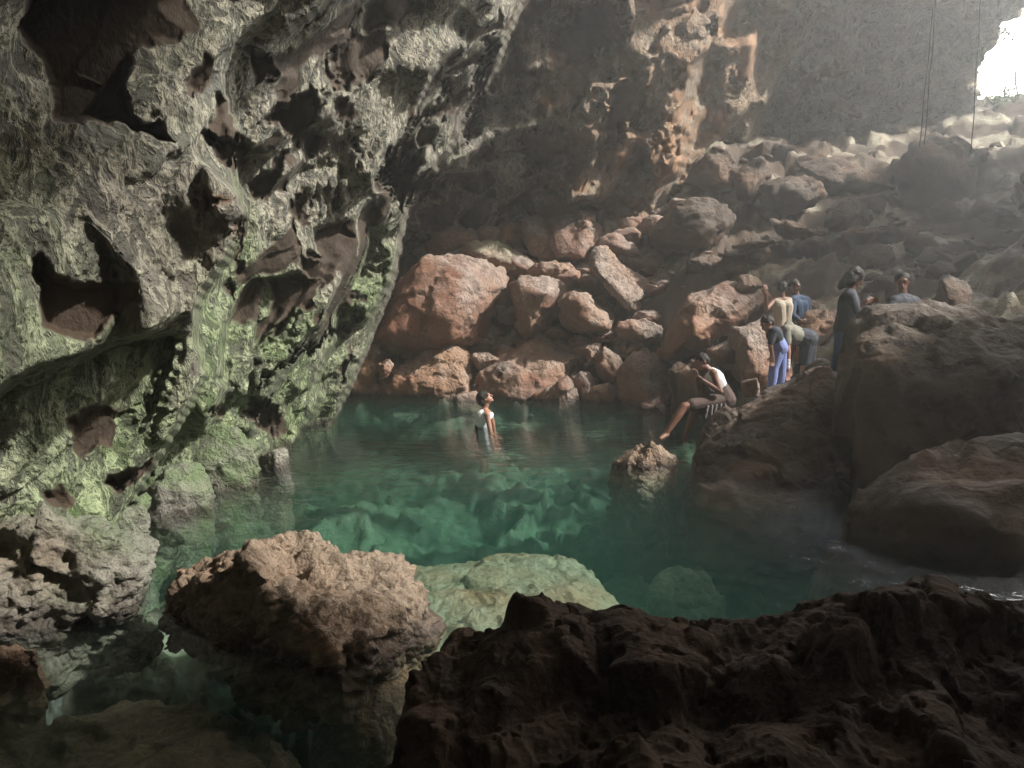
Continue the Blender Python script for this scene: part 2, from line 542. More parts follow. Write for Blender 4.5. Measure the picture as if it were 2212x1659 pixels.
    disp = disp * lod(.4) + (.035 * r1 * lod(.4) + .016 * r2 * lod(.15) + .014 * r3 * lod(.06) + f3 * .016 * lod(.18) + .012 * ridged(p * 10 + 5, 3) * lod(.1)) * keep * near
    # thin dark slits
    v = p + n * disp[:, None] + d * push[:, None]
    moss = np.clip(leftw * .9 + .6 * fbm(p * .7, 3), 0, 1) * (.25 + .75 * sstep(-(p[:, 2] + .8 * fbm(p * .4 + 5, 2)), -3.2, -1.6))
    warm = np.clip((1 - leftw) * (.75 + .3 * far + .8 * fbm(p * .6 + 9, 3)), 0, 1)
    warm = np.clip(warm, 0, 1) * sstep(p[:, 0] - .12 * p[:, 1] - .25 * p[:, 2] + .8 * fbm(p * .5 + 2, 2), -4.2, -.2) * (1 - .75 * far)
    moss = np.maximum(moss, .35 * (1 - leftw) * np.clip(fbm(p * .9 + 20, 3) + .1, 0, 1))
    # faces, minus the mouth and an unseen roof gap shaped to admit the sun
    ii = np.arange(nr * nc).reshape(nr, nc)
    F = np.stack([ii[:-1, :-1], ii[:-1, 1:], ii[1:, 1:], ii[1:, :-1]], -1).reshape(-1, 4)
    Ad = np.degrees(A).ravel(); Ed = np.degrees(E).ravel()
    wv = fbm(p * 1.3, 3) * .9
    mouth_sun_gap = np.array([(31.0, 11.5), (31.2, 14.8), (31.6, 16.6), (32.3, 18.2), (33.3, 18.9), (34.5, 19.6), (36.2, 20.3), (33, 22.6), (26, 24.6), (15, 28.5), (10, 38),
                           (32, 50), (50, 55), (66, 54), (80, 50), (93, 45), (104, 38), (106, 10), (106, -6), (40, -6), (34, 4)], float)
    sd = poly_sd(np.stack([Ad + wv * .35, Ed + wv * .3], -1), mouth_sun_gap)
    hole = sd > 0
    fh = hole[F].any(1)
    az_c = Ad[F].mean(1)
    xm = q[F].mean(1)
    pm = p[F].mean(1)
    # three pieces of setting
    is_left = (pm[:, 0] < -.9 + .42 * np.maximum(pm[:, 2], 0) + .6) & (pm[:, 1] < 13.2)
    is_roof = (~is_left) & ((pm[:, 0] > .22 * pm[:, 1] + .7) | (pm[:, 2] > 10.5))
    edge_ = np.clip(.5 + .55 * r2 + .45 * r1 + .25 * r3, 0, 1)
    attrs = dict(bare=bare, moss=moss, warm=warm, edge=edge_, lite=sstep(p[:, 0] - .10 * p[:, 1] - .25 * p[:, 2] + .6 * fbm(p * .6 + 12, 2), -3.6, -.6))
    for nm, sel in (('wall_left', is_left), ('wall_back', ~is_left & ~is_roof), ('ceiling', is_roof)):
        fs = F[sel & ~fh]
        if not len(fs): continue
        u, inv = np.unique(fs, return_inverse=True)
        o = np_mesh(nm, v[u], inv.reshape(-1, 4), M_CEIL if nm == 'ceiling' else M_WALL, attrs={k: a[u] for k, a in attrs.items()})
        tag(o, kind='structure')


def c3(*pts): return [(x * .4268, y * .4268) for x, y in pts]
def c4(*pts): return [(708 + .4 * x, .4 * y) for x, y in pts]
def c6(*pts): return [(.48 * x, 619 + .48 * y) for x, y in pts]
def c2(*pts): return [(752 + .36 * x, 398 + .36 * y) for x, y in pts]
def c1(*pts): return [(1371.5 + .2934 * x, 531 + .2934 * y) for x, y in pts]
def c5(*pts): return [(1504 + .3733 * x, .3733 * y) for x, y in pts]
def c7(*pts): return [(265.4 + .52 * x, 1062 + .52 * y) for x, y in pts]
def c8(*pts): return [(1327 + .4667 * x, 885 + .4667 * y) for x, y in pts]


HOLLOWS = [
    (c3((130, -60), (900, -60), (1000, 70), (1010, 150), (960, 180), (760, 250), (690, 300), (650, 400), (660, 500), (720, 610), (800, 600), (850, 680), (890, 740), (760, 720), (600, 640), (300, 610), (270, 560), (275, 480), (230, 380), (200, 300), (150, 230), (100, 170)), .9),
    (c3((1010, 250), (1080, 280), (1090, 400), (1080, 450), (1000, 480), (960, 400), (970, 300)), .8),
    (c3((1210, 190), (1290, 240), (1450, 280), (1470, 370), (1400, 390), (1310, 460), (1290, 430), (1230, 310)), 1),
    (c3((1310, 580), (1400, 540), (1500, 520), (1600, 420), (1640, 520), (1630, 600), (1540, 740), (1440, 700), (1350, 640)), 1),
    (c3((1630, 290), (1700, 200), (1800, 170), (1850, 310), (1800, 380), (1740, 480), (1690, 460), (1660, 340)), 1),
    (c3((1030, 650), (1260, 680), (1250, 800), (1210, 880), (1110, 800), (1000, 680)), .8),
    (c3((1310, 850), (1460, 760), (1530, 800), (1460, 880), (1400, 960), (1380, 1030), (1280, 1000), (1220, 900)), 1),
    (c3((1030, 890), (1100, 980), (1180, 990), (1190, 1030), (1080, 1060), (1030, 1070), (1010, 990)), 1),
    (c3((1440, 1020), (1540, 950), (1590, 1040), (1540, 1120), (1500, 1170), (1430, 1120)), 1),
    (c3((1160, 1080), (1250, 1090), (1280, 1180), (1230, 1290), (1280, 1320), (1240, 1440), (1160, 1460), (1190, 1340), (1200, 1240), (1150, 1170)), 1),
    (c3((1510, 1280), (1590, 1290), (1700, 1290), (1750, 1340), (1650, 1460), (1550, 1430), (1500, 1370)), 1),
    (c3((1500, 1440), (1630, 1480), (1620, 1560), (1560, 1580), (1500, 1550)), 1),
    (c3((160, 1320), (220, 1280), (300, 1380), (450, 1420), (600, 1440), (760, 1450), (740, 1560), (600, 1600), (500, 1720), (330, 1700), (200, 1660), (170, 1560), (180, 1500), (145, 1400)), .8),
    (c6((300, 600), (400, 560), (520, 540), (530, 620), (490, 700), (350, 790), (270, 700)), .8),
    (c6((450, 850), (620, 790), (740, 770), (680, 850), (500, 930), (450, 900)), 1),
    (c6((1110, 500), (1200, 490), (1270, 590), (1280, 680), (1180, 680), (1120, 620)), 1),
    (c6((930, 570), (1030, 520), (1030, 570), (960, 640)), 1),
    (c6((670, 1030), (770, 960), (820, 1030), (680, 1060)), 1.2),
    (c6((160, 940), (250, 900), (340, 960), (300, 1030), (180, 980)), 1),
    (c6((1340, 0), (1440, 0), (1440, 60), (1380, 110), (1330, 60)), 1),
    (c6((1520, 340), (1590, 240), (1620, 300), (1540, 440), (1500, 500)), 1),
    (c6((1120, 500), (1180, 420), (1360, 310), (1650, 150), (1640, 100), (1360, 260), (1150, 420)), 1),
    (c4((1240, 120), (1400, -30), (1610, -30), (1640, 220), (1500, 280), (1340, 390), (1270, 330), (1200, 210)), 1),
    (c4((1490, 560), (1560, 460), (1650, 380), (1750, 470), (1740, 620), (1700, 700), (1620, 690), (1600, 760), (1480, 860), (1430, 820), (1480, 680)), .8),
    (c4((250, 940), (320, 800), (440, 690), (380, 860), (450, 940), (680, 950), (630, 1050), (470, 1080), (370, 1150), (330, 1030)), 1),
    (c4((1000, 700), (1160, 700), (1340, 790), (1350, 850), (1230, 900), (1020, 1000), (1050, 860)), .6),
    (c4((1735, 660), (1760, 700), (1740, 850), (1640, 930), (1700, 830)), 1.5),
    (c4((860, 160), (920, 200), (900, 330), (850, 430), (870, 600), (840, 680), (730, 820), (760, 560), (780, 400), (830, 300)), 1),
    (c4((60, 200), (130, 140), (200, 160), (240, 330), (200, 420), (120, 520), (20, 380)), .9),
    (c4((30, 560), (100, 520), (190, 620), (180, 650), (90, 730), (20, 620)), 1),
    (c4((360, 820), (440, 640), (600, 500), (740, 560), (720, 600), (560, 640), (460, 760)), .5),
    (c4((960, 350), (1040, 340), (1060, 400), (1000, 440), (950, 420)), 1),
    (c4((560, 380), (640, 440), (760, 540), (700, 560), (600, 500)), .8),
    (c4((1120, 1170), (1230, 1100), (1400, 1100), (1330, 1140), (1220, 1170), (1160, 1220)), 1.2),
    (c4((1740, 700), (1900, 760), (1740, 1050), (1720, 900)), .3),
    (c5((560, 200), (640, 240), (620, 300), (560, 260)), .8),
    (c5((80, 390), (180, 370), (190, 410), (100, 440)), .8),
    (c5((0, 160), (60, 130), (240, 150), (250, 180), (60, 230)), .5),
    (c5((560, 440), (700, 360), (1000, 380), (860, 460), (640, 560), (560, 520)), .35),
    (c5((160, 460), (290, 480), (280, 510), (180, 490)), 1),
]
build_shell()

# ------------------------------------------------------------------ cave floor: pool bed, banks and rubble slope as one sheet
CTRL = [(1510, 350, 21), (1700, 335, 22), (1900, 312, 24), (2080, 262, 26), (2212, 222, 27), (2400, 200, 29), (1500, 560, 17.5), (1700, 520, 18.5),
        (2000, 500, 19), (2250, 470, 18), (1600, 700, 15), (1800, 720, 14.5), (2000, 660, 12.5), (2250, 720, 10), (850, 760, 18.2), (1100, 760, 17.6),
        (1400, 760, 16.5), (900, 560, 19.5), (1200, 450, 20.5), (1450, 450, 20.5), (1700, 860, 12.6), (1850, 820, 11.8), (2000, 800, 10)]
cp = [tuple(P(*c)) for c in CTRL]
cp += [(-2.5, 1.5, .05), (-2.6, 3.2, -.3), (-2.8, 6, -.9), (-3, 10, -1.0), (-3.5, 15, -1.3), (0, 4.5, -1.1), (0, 8, -1.3), (1, 11, -.85), (-1, 11.5, -.8), (-1, 14, -.7), (1, 16.2, -.2), (-1, 15.6, -.3), (2.5, 14.6, -.3),
       (-3, 17, -.4), (3.4, 14.4, -.3), (2.5, 5, -1.4), (3, 8, -1.2), (4.6, 11, -.6), (4.5, 6.5, -1.0), (5, 3, -.6), (0, 2.4, -.7), (-1.2, 2.2, -.55), (0, 0, .3), (0, -3, .8), (2.5, 1.2, -.2),
       (3, -1, .6), (-2.5, -1, .5), (7, 6, 1.0), (9, 2, 2.0), (8, 9, 1.8), (14, 8, 3.2), (20, 14, 6), (22, 4, 4.5), (12, 14, 3.4), (20, 26, 9), (30, 20, 9), (30, 0, 6), (18, -8, 3), (0, 24, 6), (-5, 22, 3), (0, -8, 1.5), (10, -8, 2)]
cp = np.array(cp)


def rbf_fit(pts):
    d = np.linalg.norm(pts[:, None, :2] - pts[None, :, :2], axis=2)
    A_ = np.block([[d, np.c_[np.ones(len(pts)), pts[:, :2]]], [np.c_[np.ones(len(pts)), pts[:, :2]].T, np.zeros((3, 3))]])
    return np.linalg.solve(A_ + np.eye(len(A_)) * 1e-9, np.r_[pts[:, 2], 0, 0, 0])


RW = rbf_fit(cp)


def floor_z(x, y):
    x = np.asarray(x, float); y = np.asarray(y, float)
    s = RW[-3] + RW[-2] * x + RW[-1] * y
    for k in range(len(cp)):
        s = s + RW[k] * np.hypot(x - cp[k, 0], y - cp[k, 1])
    return s


def build_floor():
    az = np.concatenate([np.arange(-180, -42, 3.5), np.arange(-42, 37, .2), np.arange(37, 180.1, 3.5)])
    r = np.exp(np.arange(math.log(.35), math.log(60), .0075))
    A, R = np.meshgrid(np.radians(az), r)
    x = (R * np.sin(A)).ravel(); y = (R * np.cos(A)).ravel()
    p = np.stack([x, y, 0 * x], -1)
    z = floor_z(x, y)
    sub = sstep(-z, -.2, .4)
    z = z + .22 * fbm(p * .6, 3) + .10 * ridged(p * 1.7, 3)
    f1, b = facet(p * 1.1 + 4, .8, .8)
    f2, b2 = facet(p * 3.2 + 4, .8, .6)
    rr_ = np.hypot(x, y)
    z = z + f1 * (.30 - .09 * sub) + f2 * (.10 - .02 * sub) + (.03 * ridged(p * 7, 2) + .012 * ridged(p * 19, 1)) * (1 - sstep(rr_, 8, 16))
    # keep the visible water free of accidental islands
    wat = poly_sd(np.stack([x, y], -1), np.array([(-2.4, 3.0), (-3.1, 10), (-4.0, 14.5), (0, 14.0), (3.0, 13.0), (4.2, 11.5), (4.0, 7), (3.4, 4.2), (1.2, 3.2), (.2, 2.2), (-2.2, 2.2)]))
    z = np.where(wat > -.3, np.minimum(z, -.35 * sstep(wat, -.3, .8) - .05), z)
    ii = np.arange(len(x)).reshape(A.shape)
    F = np.stack([ii[:-1, :-1], ii[:-1, 1:], ii[1:, 1:], ii[1:, :-1]], -1).reshape(-1, 4)
    v = np.stack([x, y, z], -1)
    bare = np.clip(.42 + 3.0 * fbm(p * np.array([.5, 1.1, 1]) + 50, 4) + .8 * (1 - sub), 0, 1)
    o = np_mesh('cave_floor', v, F, M_FLOOR, attrs=dict(bare=bare, moss=np.clip(fbm(p * .5 + 8, 2), 0, 1) * sub, warm=.12 * (1 - sub)))
    tag(o, kind='structure')


build_floor()

# ------------------------------------------------------------------ boulders
ICO = {}


def ico(s):
    if s not in ICO:
        bm = bmesh.new(); bmesh.ops.create_icosphere(bm, subdivisions=s, radius=1)
        v = np.array([x.co[:] for x in bm.verts]); f = np.array([[a.index for a in x.verts] for x in bm.faces]); bm.free()
        ICO[s] = (v, f)
    return ICO[s]


def hull_planes(pts):
    bm = bmesh.new()
    vs = [bm.verts.new(tuple(p)) for p in pts]
    r = bmesh.ops.convex_hull(bm, input=vs)
    bmesh.ops.delete(bm, geom=[g for g in set(r['geom_interior'] + r['geom_unused']) if isinstance(g, bmesh.types.BMVert)], context='VERTS')
    bm.normal_update()
    pl = []
    for f in bm.faces:
        n = np.array(f.normal); c = float(n @ np.array(f.calc_center_median()))
        if f.calc_area() < 1e-6: continue
        for k, (m, cc) in enumerate(pl):
            if m @ n > .985 and abs(cc - c) < .04: break
        else:
            pl.append((n, c))
    bm.free()
    return np.array([p[0] for p in pl]), np.array([p[1] for p in pl])


def star(pts, res, sharp=16):
    pts = np.asarray(pts, float)
    N_, C_ = hull_planes(pts)
    c = (pts.max(0) + pts.min(0)) / 2 * .5 + pts.mean(0) * .5
    h = C_ - N_ @ c
    h = np.maximum(h, .02)
    v, f = ico(res)
    ext = (pts.max(0) - pts.min(0)) / 2
    u = v * ext; u /= np.linalg.norm(u, axis=1)[:, None]
    inv = np.maximum(u @ N_.T, 0) / h                   # 1/r per plane
    s = (inv ** sharp).sum(1) ** (-1 / sharp)
    return c + u * s[:, None], f, np.linalg.norm(pts.max(0) - pts.min(0))


SEED = [0]


def rockify(v, f, size, rough=1.0, mat=None, name='boulder', label=None, cat='boulder', group=None, bareb=.75, warm=.3, moss=0.0,
            carve=(), kind=None, pit=0.0, chunk=0.0):
    SEED[0] += 1
    off = SEED[0] * 13.7
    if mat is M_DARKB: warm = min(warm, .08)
    n = tri_normals(v, f)
    s = min(size, 3.0) / 2.2
    d = .040 * s * fbm(v / s * 1.6 + off, 3)
    fa, bb = facet(v / s * 1.5 + off + fbm(v / s * 2 + off, 2)[:, None] * .3, 1.0, .3)
    fb, _ = facet(v / s * 4.5 + off, 1.0, .3)
    d += (fa * .10 + fb * .03) * s * rough
    topness = sstep(n @ np.array([.55, -.05, .8]) + .35 * fbm(v * 1.7 + off, 3), .1, .75)
    bare = np.clip(bareb + .35 * fbm(v * 1.3 + off, 2) - topness * .7, 0, 1)
    rr = (1 - .75 * bare)
    d += (.03 * ridged(v / s * 3.2 + off, 2) + .018 * ridged(v / s * 9 + off, 3)) * s * rough * rr
    d += .007 * rough * ridged(v * 21 + off, 2) * (.35 + rr)
    if chunk:
        d += chunk * (.16 * facet_s(v * 2.6 + off, 1, .6) + .07 * facet_s(v * 6.5 + off, 1, .6) + .03 * facet(v * 15 + off, 1, .3)[0])
    if pit:
        pz = fbm(v * 7.5 + off, 3); d -= pit * sstep(pz, .12, .55) * .05
        pz = fbm(v * 19 + off, 2); d -= pit * sstep(pz, .15, .5) * .018
    if len(carve):
        q = proj(v)
        for poly, amt in carve:
            poly = np.array(poly, float)
            w = np.stack([fbm(v * 6 + off, 3), fbm(v * 6 + off + 40, 3)], -1) * 14
            sd = poly_sd(q + w, poly)
            d -= amt * sstep(sd, 0, 16) * sstep(-(n @ np.array([0, 1.0, 0])), -.3, .1)
    v = v + n * d[:, None]
    c = v.mean(0)
    o = np_mesh(name, v - c, f, mat or M_BOULD, attrs=dict(bare=bare, warm=np.clip(warm + .5 * fbm(v * .9 + off, 2), 0, 1), moss=np.clip(moss * (topness + .2) + moss * fbm(v * 2, 2), 0, 1)))
    o.location = c
    tag(o, label, cat if kind is None else None, group, kind)
    return o


def boulder(outline, d, thick, label, ridge=(), res=5, mat=None, bulge=.34, group=None, jit=.12, sharp=44, doff=None, **kw):
    rng = random.Random(len(outline) * 31 + int(outline[0][0]) * 7 + int(outline[0][1]))
    o = np.array(outline, float); c = o.mean(0)
    w = (o[:, 0].max() - o[:, 0].min()) * d / (FPX / VS)
    h = (o[:, 1].max() - o[:, 1].min()) * d / (FPX / VS)
    sz = min(w, h)
    pts = []
    for p, po in zip(o, doff or [0] * len(o)):
        pts.append(P(p[0], p[1], d + po + rng.uniform(-jit, jit) * sz + thick * .12))
    if ridge:
        for (X, Y, off) in ridge: pts.append(P(X, Y, d - off))
    else:
        a0 = rng.uniform(0, 6.28)
        for k in range(4):
            a = a0 + k * 1.57 + rng.uniform(-.4, .4); rr = rng.uniform(.25, .5)
            pts.append(P(c[0] + math.cos(a) * rr * (o[:, 0].max() - c[0]), c[1] + math.sin(a) * rr * (o[:, 1].max() - c[1]), d - sz * bulge * rng.uniform(.6, 1.2)))
    for p in o:
        q = c + (p - c) * rng.uniform(.55, .8)
        pts.append(P(q[0], q[1], d + thick * rng.uniform(.7, 1.1)))
    zm = min(p[2] for p in pts); cw = np.mean(pts, axis=0)
    if zm < .3 and d < 17.5:            # stands in the water: carry the rock down to the bed
        for p in list(pts):
            if p[2] < .40: pts.append(np.array([cw[0] + (p[0] - cw[0]) * (1.2 if d > 5 else .95), p[1] + (.1 if d < 5 or p[1] > cw[1] else -.15), -.45 if d > 12 else (-.35 if d < 5 else -.8)]))
    v, f, size = star(pts, res, sharp)
    return rockify(v, f, size, mat=mat, label=label, group=group, **kw)


def slab(outline, z, thick, label, res=5, crown=.08, tilt=(0, 0), mat=None, sharp=14, group=None, **kw):
    rng = random.Random(int(outline[0][0]) + int(outline[0][1]))
    o = np.array([PZ(X, Y, z) for X, Y in outline]); c = o.mean(0)
    pts = []
    for p in o:
        dz = tilt[0] * (p[0] - c[0]) + tilt[1] * (p[1] - c[1]) + rng.uniform(-.04, .04)
        pts.append(p + np.array([0, 0, dz - .05]))
        e = c + (p - c) * 1.12; e[2] = z - thick; pts.append(e)
        i = c + (p - c) * .6; i[2] = z + crown * rng.uniform(.5, 1.1) + dz * .6; pts.append(i)
    v, f, size = star(pts, res, sharp)
    return rockify(v, f, size, mat=mat, label=label, group=group, **kw)


# --- far rockfall at the back of the pool
boulder(c2((310, 560), (440, 425), (560, 430), (780, 440), (840, 490), (940, 520), (950, 640), (890, 800), (840, 980), (560, 980), (390, 1040), (270, 1080), (110, 1000), (90, 940), (160, 770)), 17.6, 2.4,
        'huge russet boulder with a pale ledge along its top, biggest of the far rockfall', ridge=[(*c2((430, 450))[0], .2), (*c2((700, 480))[0], .5), (*c2((660, 745))[0], 1.1), (*c2((620, 935))[0], 1.0), (*c2((380, 800))[0], .9), (*c2((160, 930))[0], .6)], res=6, warm=.1, bareb=.95)
boulder(c2((660, 400), (720, 350), (850, 350), (960, 400), (1040, 410), (1080, 490), (1060, 560), (930, 560), (850, 500), (780, 450), (680, 430)), 18.6, 1.2, 'pale yellowish slab lying across the top of the huge russet boulder', moss=.6, bareb=.3)
boulder(c2((780, 700), (960, 620), (1060, 700), (1060, 960), (900, 1000), (780, 1000)), 19.0, 1.0, 'dark rock standing in for the shade of the gap beside the huge russet boulder', mat=M_DARKB, bareb=1.2)  # dark fill put where the gap lies in shade
boulder(c2((945, 580), (1010, 555), (1120, 550), (1280, 570), (1320, 630), (1260, 690), (1265, 820), (1180, 880), (1060, 940), (1030, 880), (1010, 760), (980, 680)), 17.3, 1.6,
        'wedge shaped reddish boulder with a rough pale top, right of the dark gap', ridge=[(*c2((1040, 680))[0], .5), (*c2((1200, 650))[0], .7), (*c2((1080, 880))[0], .5), (*c2((1000, 600))[0], .3)])
boulder(c2((1265, 700), (1330, 640), (1450, 660), (1570, 760), (1600, 820), (1560, 860), (1560, 900), (1480, 900), (1340, 870), (1270, 820)), 16.8, 1.4,
        'rounded brown boulder with one thin sunlit wedge on its side', ridge=[(*c2((1390, 690))[0], .6), (*c2((1560, 850))[0], .4), (*c2((1330, 780))[0], .5), (*c2((1450, 850))[0], .6)])
boulder(c2((1440, 470), (1480, 380), (1540, 370), (1600, 420), (1680, 520), (1840, 640), (1830, 670), (1700, 760), (1620, 700), (1520, 600), (1450, 520)), 17.4, 1.1,
        'tilted grey slab with a rough streaked sunlit face in the middle of the rockfall', ridge=[(*c2((1480, 500))[0], .75), (*c2((1560, 600))[0], .7), (*c2((1690, 720))[0], .6)], bareb=.05, res=6)
boulder(c2((1175, 260), (1200, 200), (1380, 165), (1460, 180), (1540, 260), (1560, 340), (1480, 400), (1420, 470), (1200, 470), (1205, 380), (1170, 300)), 19.2, 1.5,
        'blocky russet boulder at the very top of the rockfall', ridge=[(*c2((1230, 280))[0], .5), (*c2((1420, 230))[0], .5), (*c2((1400, 440))[0], .7), (*c2((1240, 440))[0], .6)])
boulder(c2((1060, 280), (1040, 210), (1100, 220), (1210, 300), (1215, 380), (1170, 460), (1080, 410), (1055, 340)), 18.9, .8, 'upright pale ochre stone wedged left of the top russet block', bareb=.5)
boulder(c2((1070, 520), (1140, 470), (1240, 460), (1340, 480), (1375, 520), (1330, 570), (1200, 570), (1100, 550)), 18.3, .9, 'low red brown stone tucked behind the wedge shaped boulder')
boulder(c2((850, 280), (940, 250), (1050, 230), (1060, 330), (1060, 410), (940, 400), (840, 350)), 19.4, .9, 'orange brown stone left of the upright pale ochre stone', warm=.7)
boulder(c2((500, 290), (620, 260), (740, 280), (830, 330), (700, 360), (600, 430), (480, 420)), 19.2, .9, 'broken brown stone behind the ledge of the huge russet boulder', bareb=.6)
boulder(c2((1630, 420), (1880, 425), (2080, 470), (2090, 520), (2100, 580), (2000, 600), (1850, 560), (1750, 540), (1640, 480)), 18.4, 1.2, 'long flat slab streaked with light above the tilted grey slab', bareb=.2)
boulder(c2((1750, 560), (1850, 550), (2050, 600), (2060, 660), (1960, 770), (1850, 750), (1840, 640), (1780, 590)), 17.6, 1.2, 'brown boulder with pale drips just right of the tilted grey slab', bareb=.5)
boulder(c2((1700, 800), (1740, 750), (1850, 760), (1940, 790), (1900, 830), (1800, 850)), 16.9, .8, 'thin flat capstone with a sunlit rim', bareb=.3)
boulder(c2((1600, 850), (1680, 815), (1780, 810), (1880, 870), (1880, 920), (1830, 960), (1700, 965), (1630, 930)), 16.4, 1.0, 'smooth orange brown block beneath the thin flat capstone')
boulder(c2((185, 1190), (240, 1110), (400, 1030), (540, 950), (620, 940), (720, 1010), (800, 1060), (800, 1110), (740, 1260), (500, 1245), (200, 1225)), 17.2, 1.6,
        'low ochre boulder at the waterline with a bright corner, below the huge russet one', ridge=[(*c2((620, 1000))[0], .4), (*c2((700, 1180))[0], .7), (*c2((380, 1150))[0], .6)], warm=.6, res=6)
boulder(c2((75, 1010), (130, 950), (190, 960), (225, 1030), (160, 1080), (170, 1205), (-60, 1205), (-20, 1100)), 17.3, 1.2, 'narrow ochre rock where the far pool edge meets the mossy wall', warm=.6)
boulder(c2((190, 1080), (250, 1040), (275, 1080), (230, 1150), (185, 1190)), 16.7, .5, 'small pointed ochre stone beside the narrow ochre rock', warm=.6)
boulder(c2((740, 1020), (850, 1010), (930, 1050), (860, 1110), (790, 1120)), 16.9, .7, 'small reddish stone between the two waterline boulders')
boulder(c2((760, 1180), (860, 1080), (1050, 960), (1110, 905), (1180, 900), (1280, 980), (1400, 1000), (1430, 1080), (1380, 1160), (1200, 1260), (1060, 1250), (760, 1245)), 16.9, 1.8,
        'broad red brown boulder at the waterline behind the swimmer', ridge=[(*c2((1040, 1010))[0], .3), (*c2((1180, 1130))[0], .8), (*c2((900, 1130))[0], .6), (*c2((1080, 1230))[0], .8)], res=6)
SM = [((1180, 890), (1260, 835), (1340, 870), (1310, 950), (1200, 920), 16.6, 'fist shaped reddish stone above the broad waterline boulder'),
      ((1320, 940), (1370, 900), (1450, 930), (1450, 990), (1330, 990), 16.3, 'small brown stone right of the fist shaped one'),
      ((1420, 980), (1520, 950), (1510, 1070), (1440, 1090), 15.9, 'upright square stone in the rubble'),
      ((1480, 1060), (1530, 960), (1620, 1040), (1660, 1100), (1640, 1190), (1560, 1200), (1490, 1130), 15.6, 'orange brown stone leaning on the pink waterline boulder'),
      ((1620, 980), (1680, 950), (1710, 1000), (1670, 1050), 16.0, 'small cube shaped stone below the smooth orange brown block'),
      ((1655, 1010), (1790, 975), (1810, 1020), (1720, 1080), 15.8, 'flat reddish stone on top of the pink waterline boulder'),
      ((1115, 1262), (1180, 1210), (1270, 1220), (1260, 1285), 15.3, 'lowest little stone just breaking the far water'),
      ((1215, 1240), (1260, 1170), (1320, 1135), (1380, 1250), (1370, 1285), (1230, 1285), 15.1, 'small pointed pinkish stone in the far water'),
      ((1330, 1150), (1440, 1130), (1500, 1190), (1450, 1250), (1380, 1250), 15.6, 'brown stone behind the small pointed pinkish one'),
      ((1420, 1290), (1480, 1210), (1560, 1180), (1620, 1210), (1680, 1310), (1600, 1320), (1430, 1310), 14.9, 'pinkish pyramid stone standing in the far water'),
      ((1450, 880), (1560, 870), (1640, 930), (1560, 990), (1460, 980), 16.4, 'dark brown stone under the rounded brown boulder'),
      ((1880, 830), (1960, 780), (2040, 830), (1960, 900), (1890, 880), 16.2, 'small rust brown stone right of the thin flat capstone'),
      ((1500, 560), (1570, 640), (1620, 760), (1540, 720), (1400, 640), (1340, 590), (1400, 540), 17.8, 'shadowed brown block behind the tilted grey slab')]
for *pp, d, lab in SM:
    boulder(c2(*pp), d + .6, .9, lab, res=5, group=None)
boulder(c2((1630, 1110), (1720, 1040), (1850, 1020), (1920, 1060), (1980, 1160), (2010, 1240), (2000, 1330), (1730, 1320), (1660, 1240)), 15.1, 1.4,
        'large smooth pink boulder at the waterline left of the seated person', ridge=[(*c2((1720, 1120))[0], .4), (*c2((1900, 1120))[0], .45), (*c2((1780, 1290))[0], .7)], warm=0, res=6)
# --- around the bathers
boulder(c1((140, 780), (270, 560), (420, 370), (620, 310), (760, 290), (880, 330), (960, 330), (1060, 420), (900, 520), (740, 600), (700, 700), (560, 770), (480, 740), (500, 790), (340, 830), (220, 860)), 14.4, 1.8,
        'long leaning rose brown slab rising behind the seated person', ridge=[(*c1((420, 520))[0], .7), (*c1((300, 780))[0], .7), (*c1((700, 480))[0], .5), (*c1((480, 640))[0], .8)], res=6, bareb=.9)
boulder(c1((745, 320), (770, 215), (850, 210), (950, 290), (900, 330), (780, 345)), 14.3, .5, 'rough pale stone perched on the crest of the long leaning slab', bareb=0)
boulder(c1((480, 700), (700, 560), (760, 640), (640, 760), (540, 790), (500, 860)), 14.6, .9, 'dark block in the hollow under the long leaning slab', mat=M_DARKB, bareb=1.3)
boulder(c1((530, 770), (640, 720), (740, 700), (800, 760), (760, 860), (680, 910), (600, 880)), 12.9, .8, 'pink boulder directly behind the head of the seated person', warm=0)
boulder(c1((560, 880), (700, 880), (790, 900), (780, 1100), (700, 1150), (560, 1100)), 13.4, .9, 'dark brown rock behind the back of the seated person', mat=M_DARKB, bareb=1.3)
boulder(c1((350, 880), (420, 840), (470, 900), (500, 1100), (380, 1180), (330, 1120), (240, 900)), 13.0, .7, 'shadowed rock between the pink waterline boulder and the seated person', mat=M_DARKB, bareb=1.3)
boulder(c1((720, 600), (830, 580), (960, 540), (1060, 640), (1100, 900), (980, 1090), (780, 1090), (700, 900)), 12.6, 1.1, 'tall brown boulder left of the bending bathers', ridge=[(*c1((840, 700))[0], .5), (*c1((780, 960))[0], .4), (*c1((930, 950))[0], .4)])
boulder(c1((775, 1010), (900, 965), (920, 1120), (805, 1125)), 11.7, .45, 'small bright salmon pink rock at the feet of the bathers', res=4, warm=0, bareb=1.0, ridge=[(*c1((890, 980))[0], .12), (*c1((800, 1030))[0], .02), (*c1((880, 1110))[0], .12)])
boulder(c1((1240, 480), (1480, 480), (1515, 530), (1440, 680), (1310, 820), (1180, 850), (1200, 600)), 12.9, 1.0, 'tan boulder with a crisp sunlit rim behind the bending bathers', ridge=[(*c1((1400, 560))[0], .3), (*c1((1280, 700))[0], .35)], warm=.5)
boulder(c1((1270, 400), (1340, 400), (1370, 490), (1280, 500)), 13.4, .4, 'small pale stone on top of the tan boulder', res=4, bareb=0)
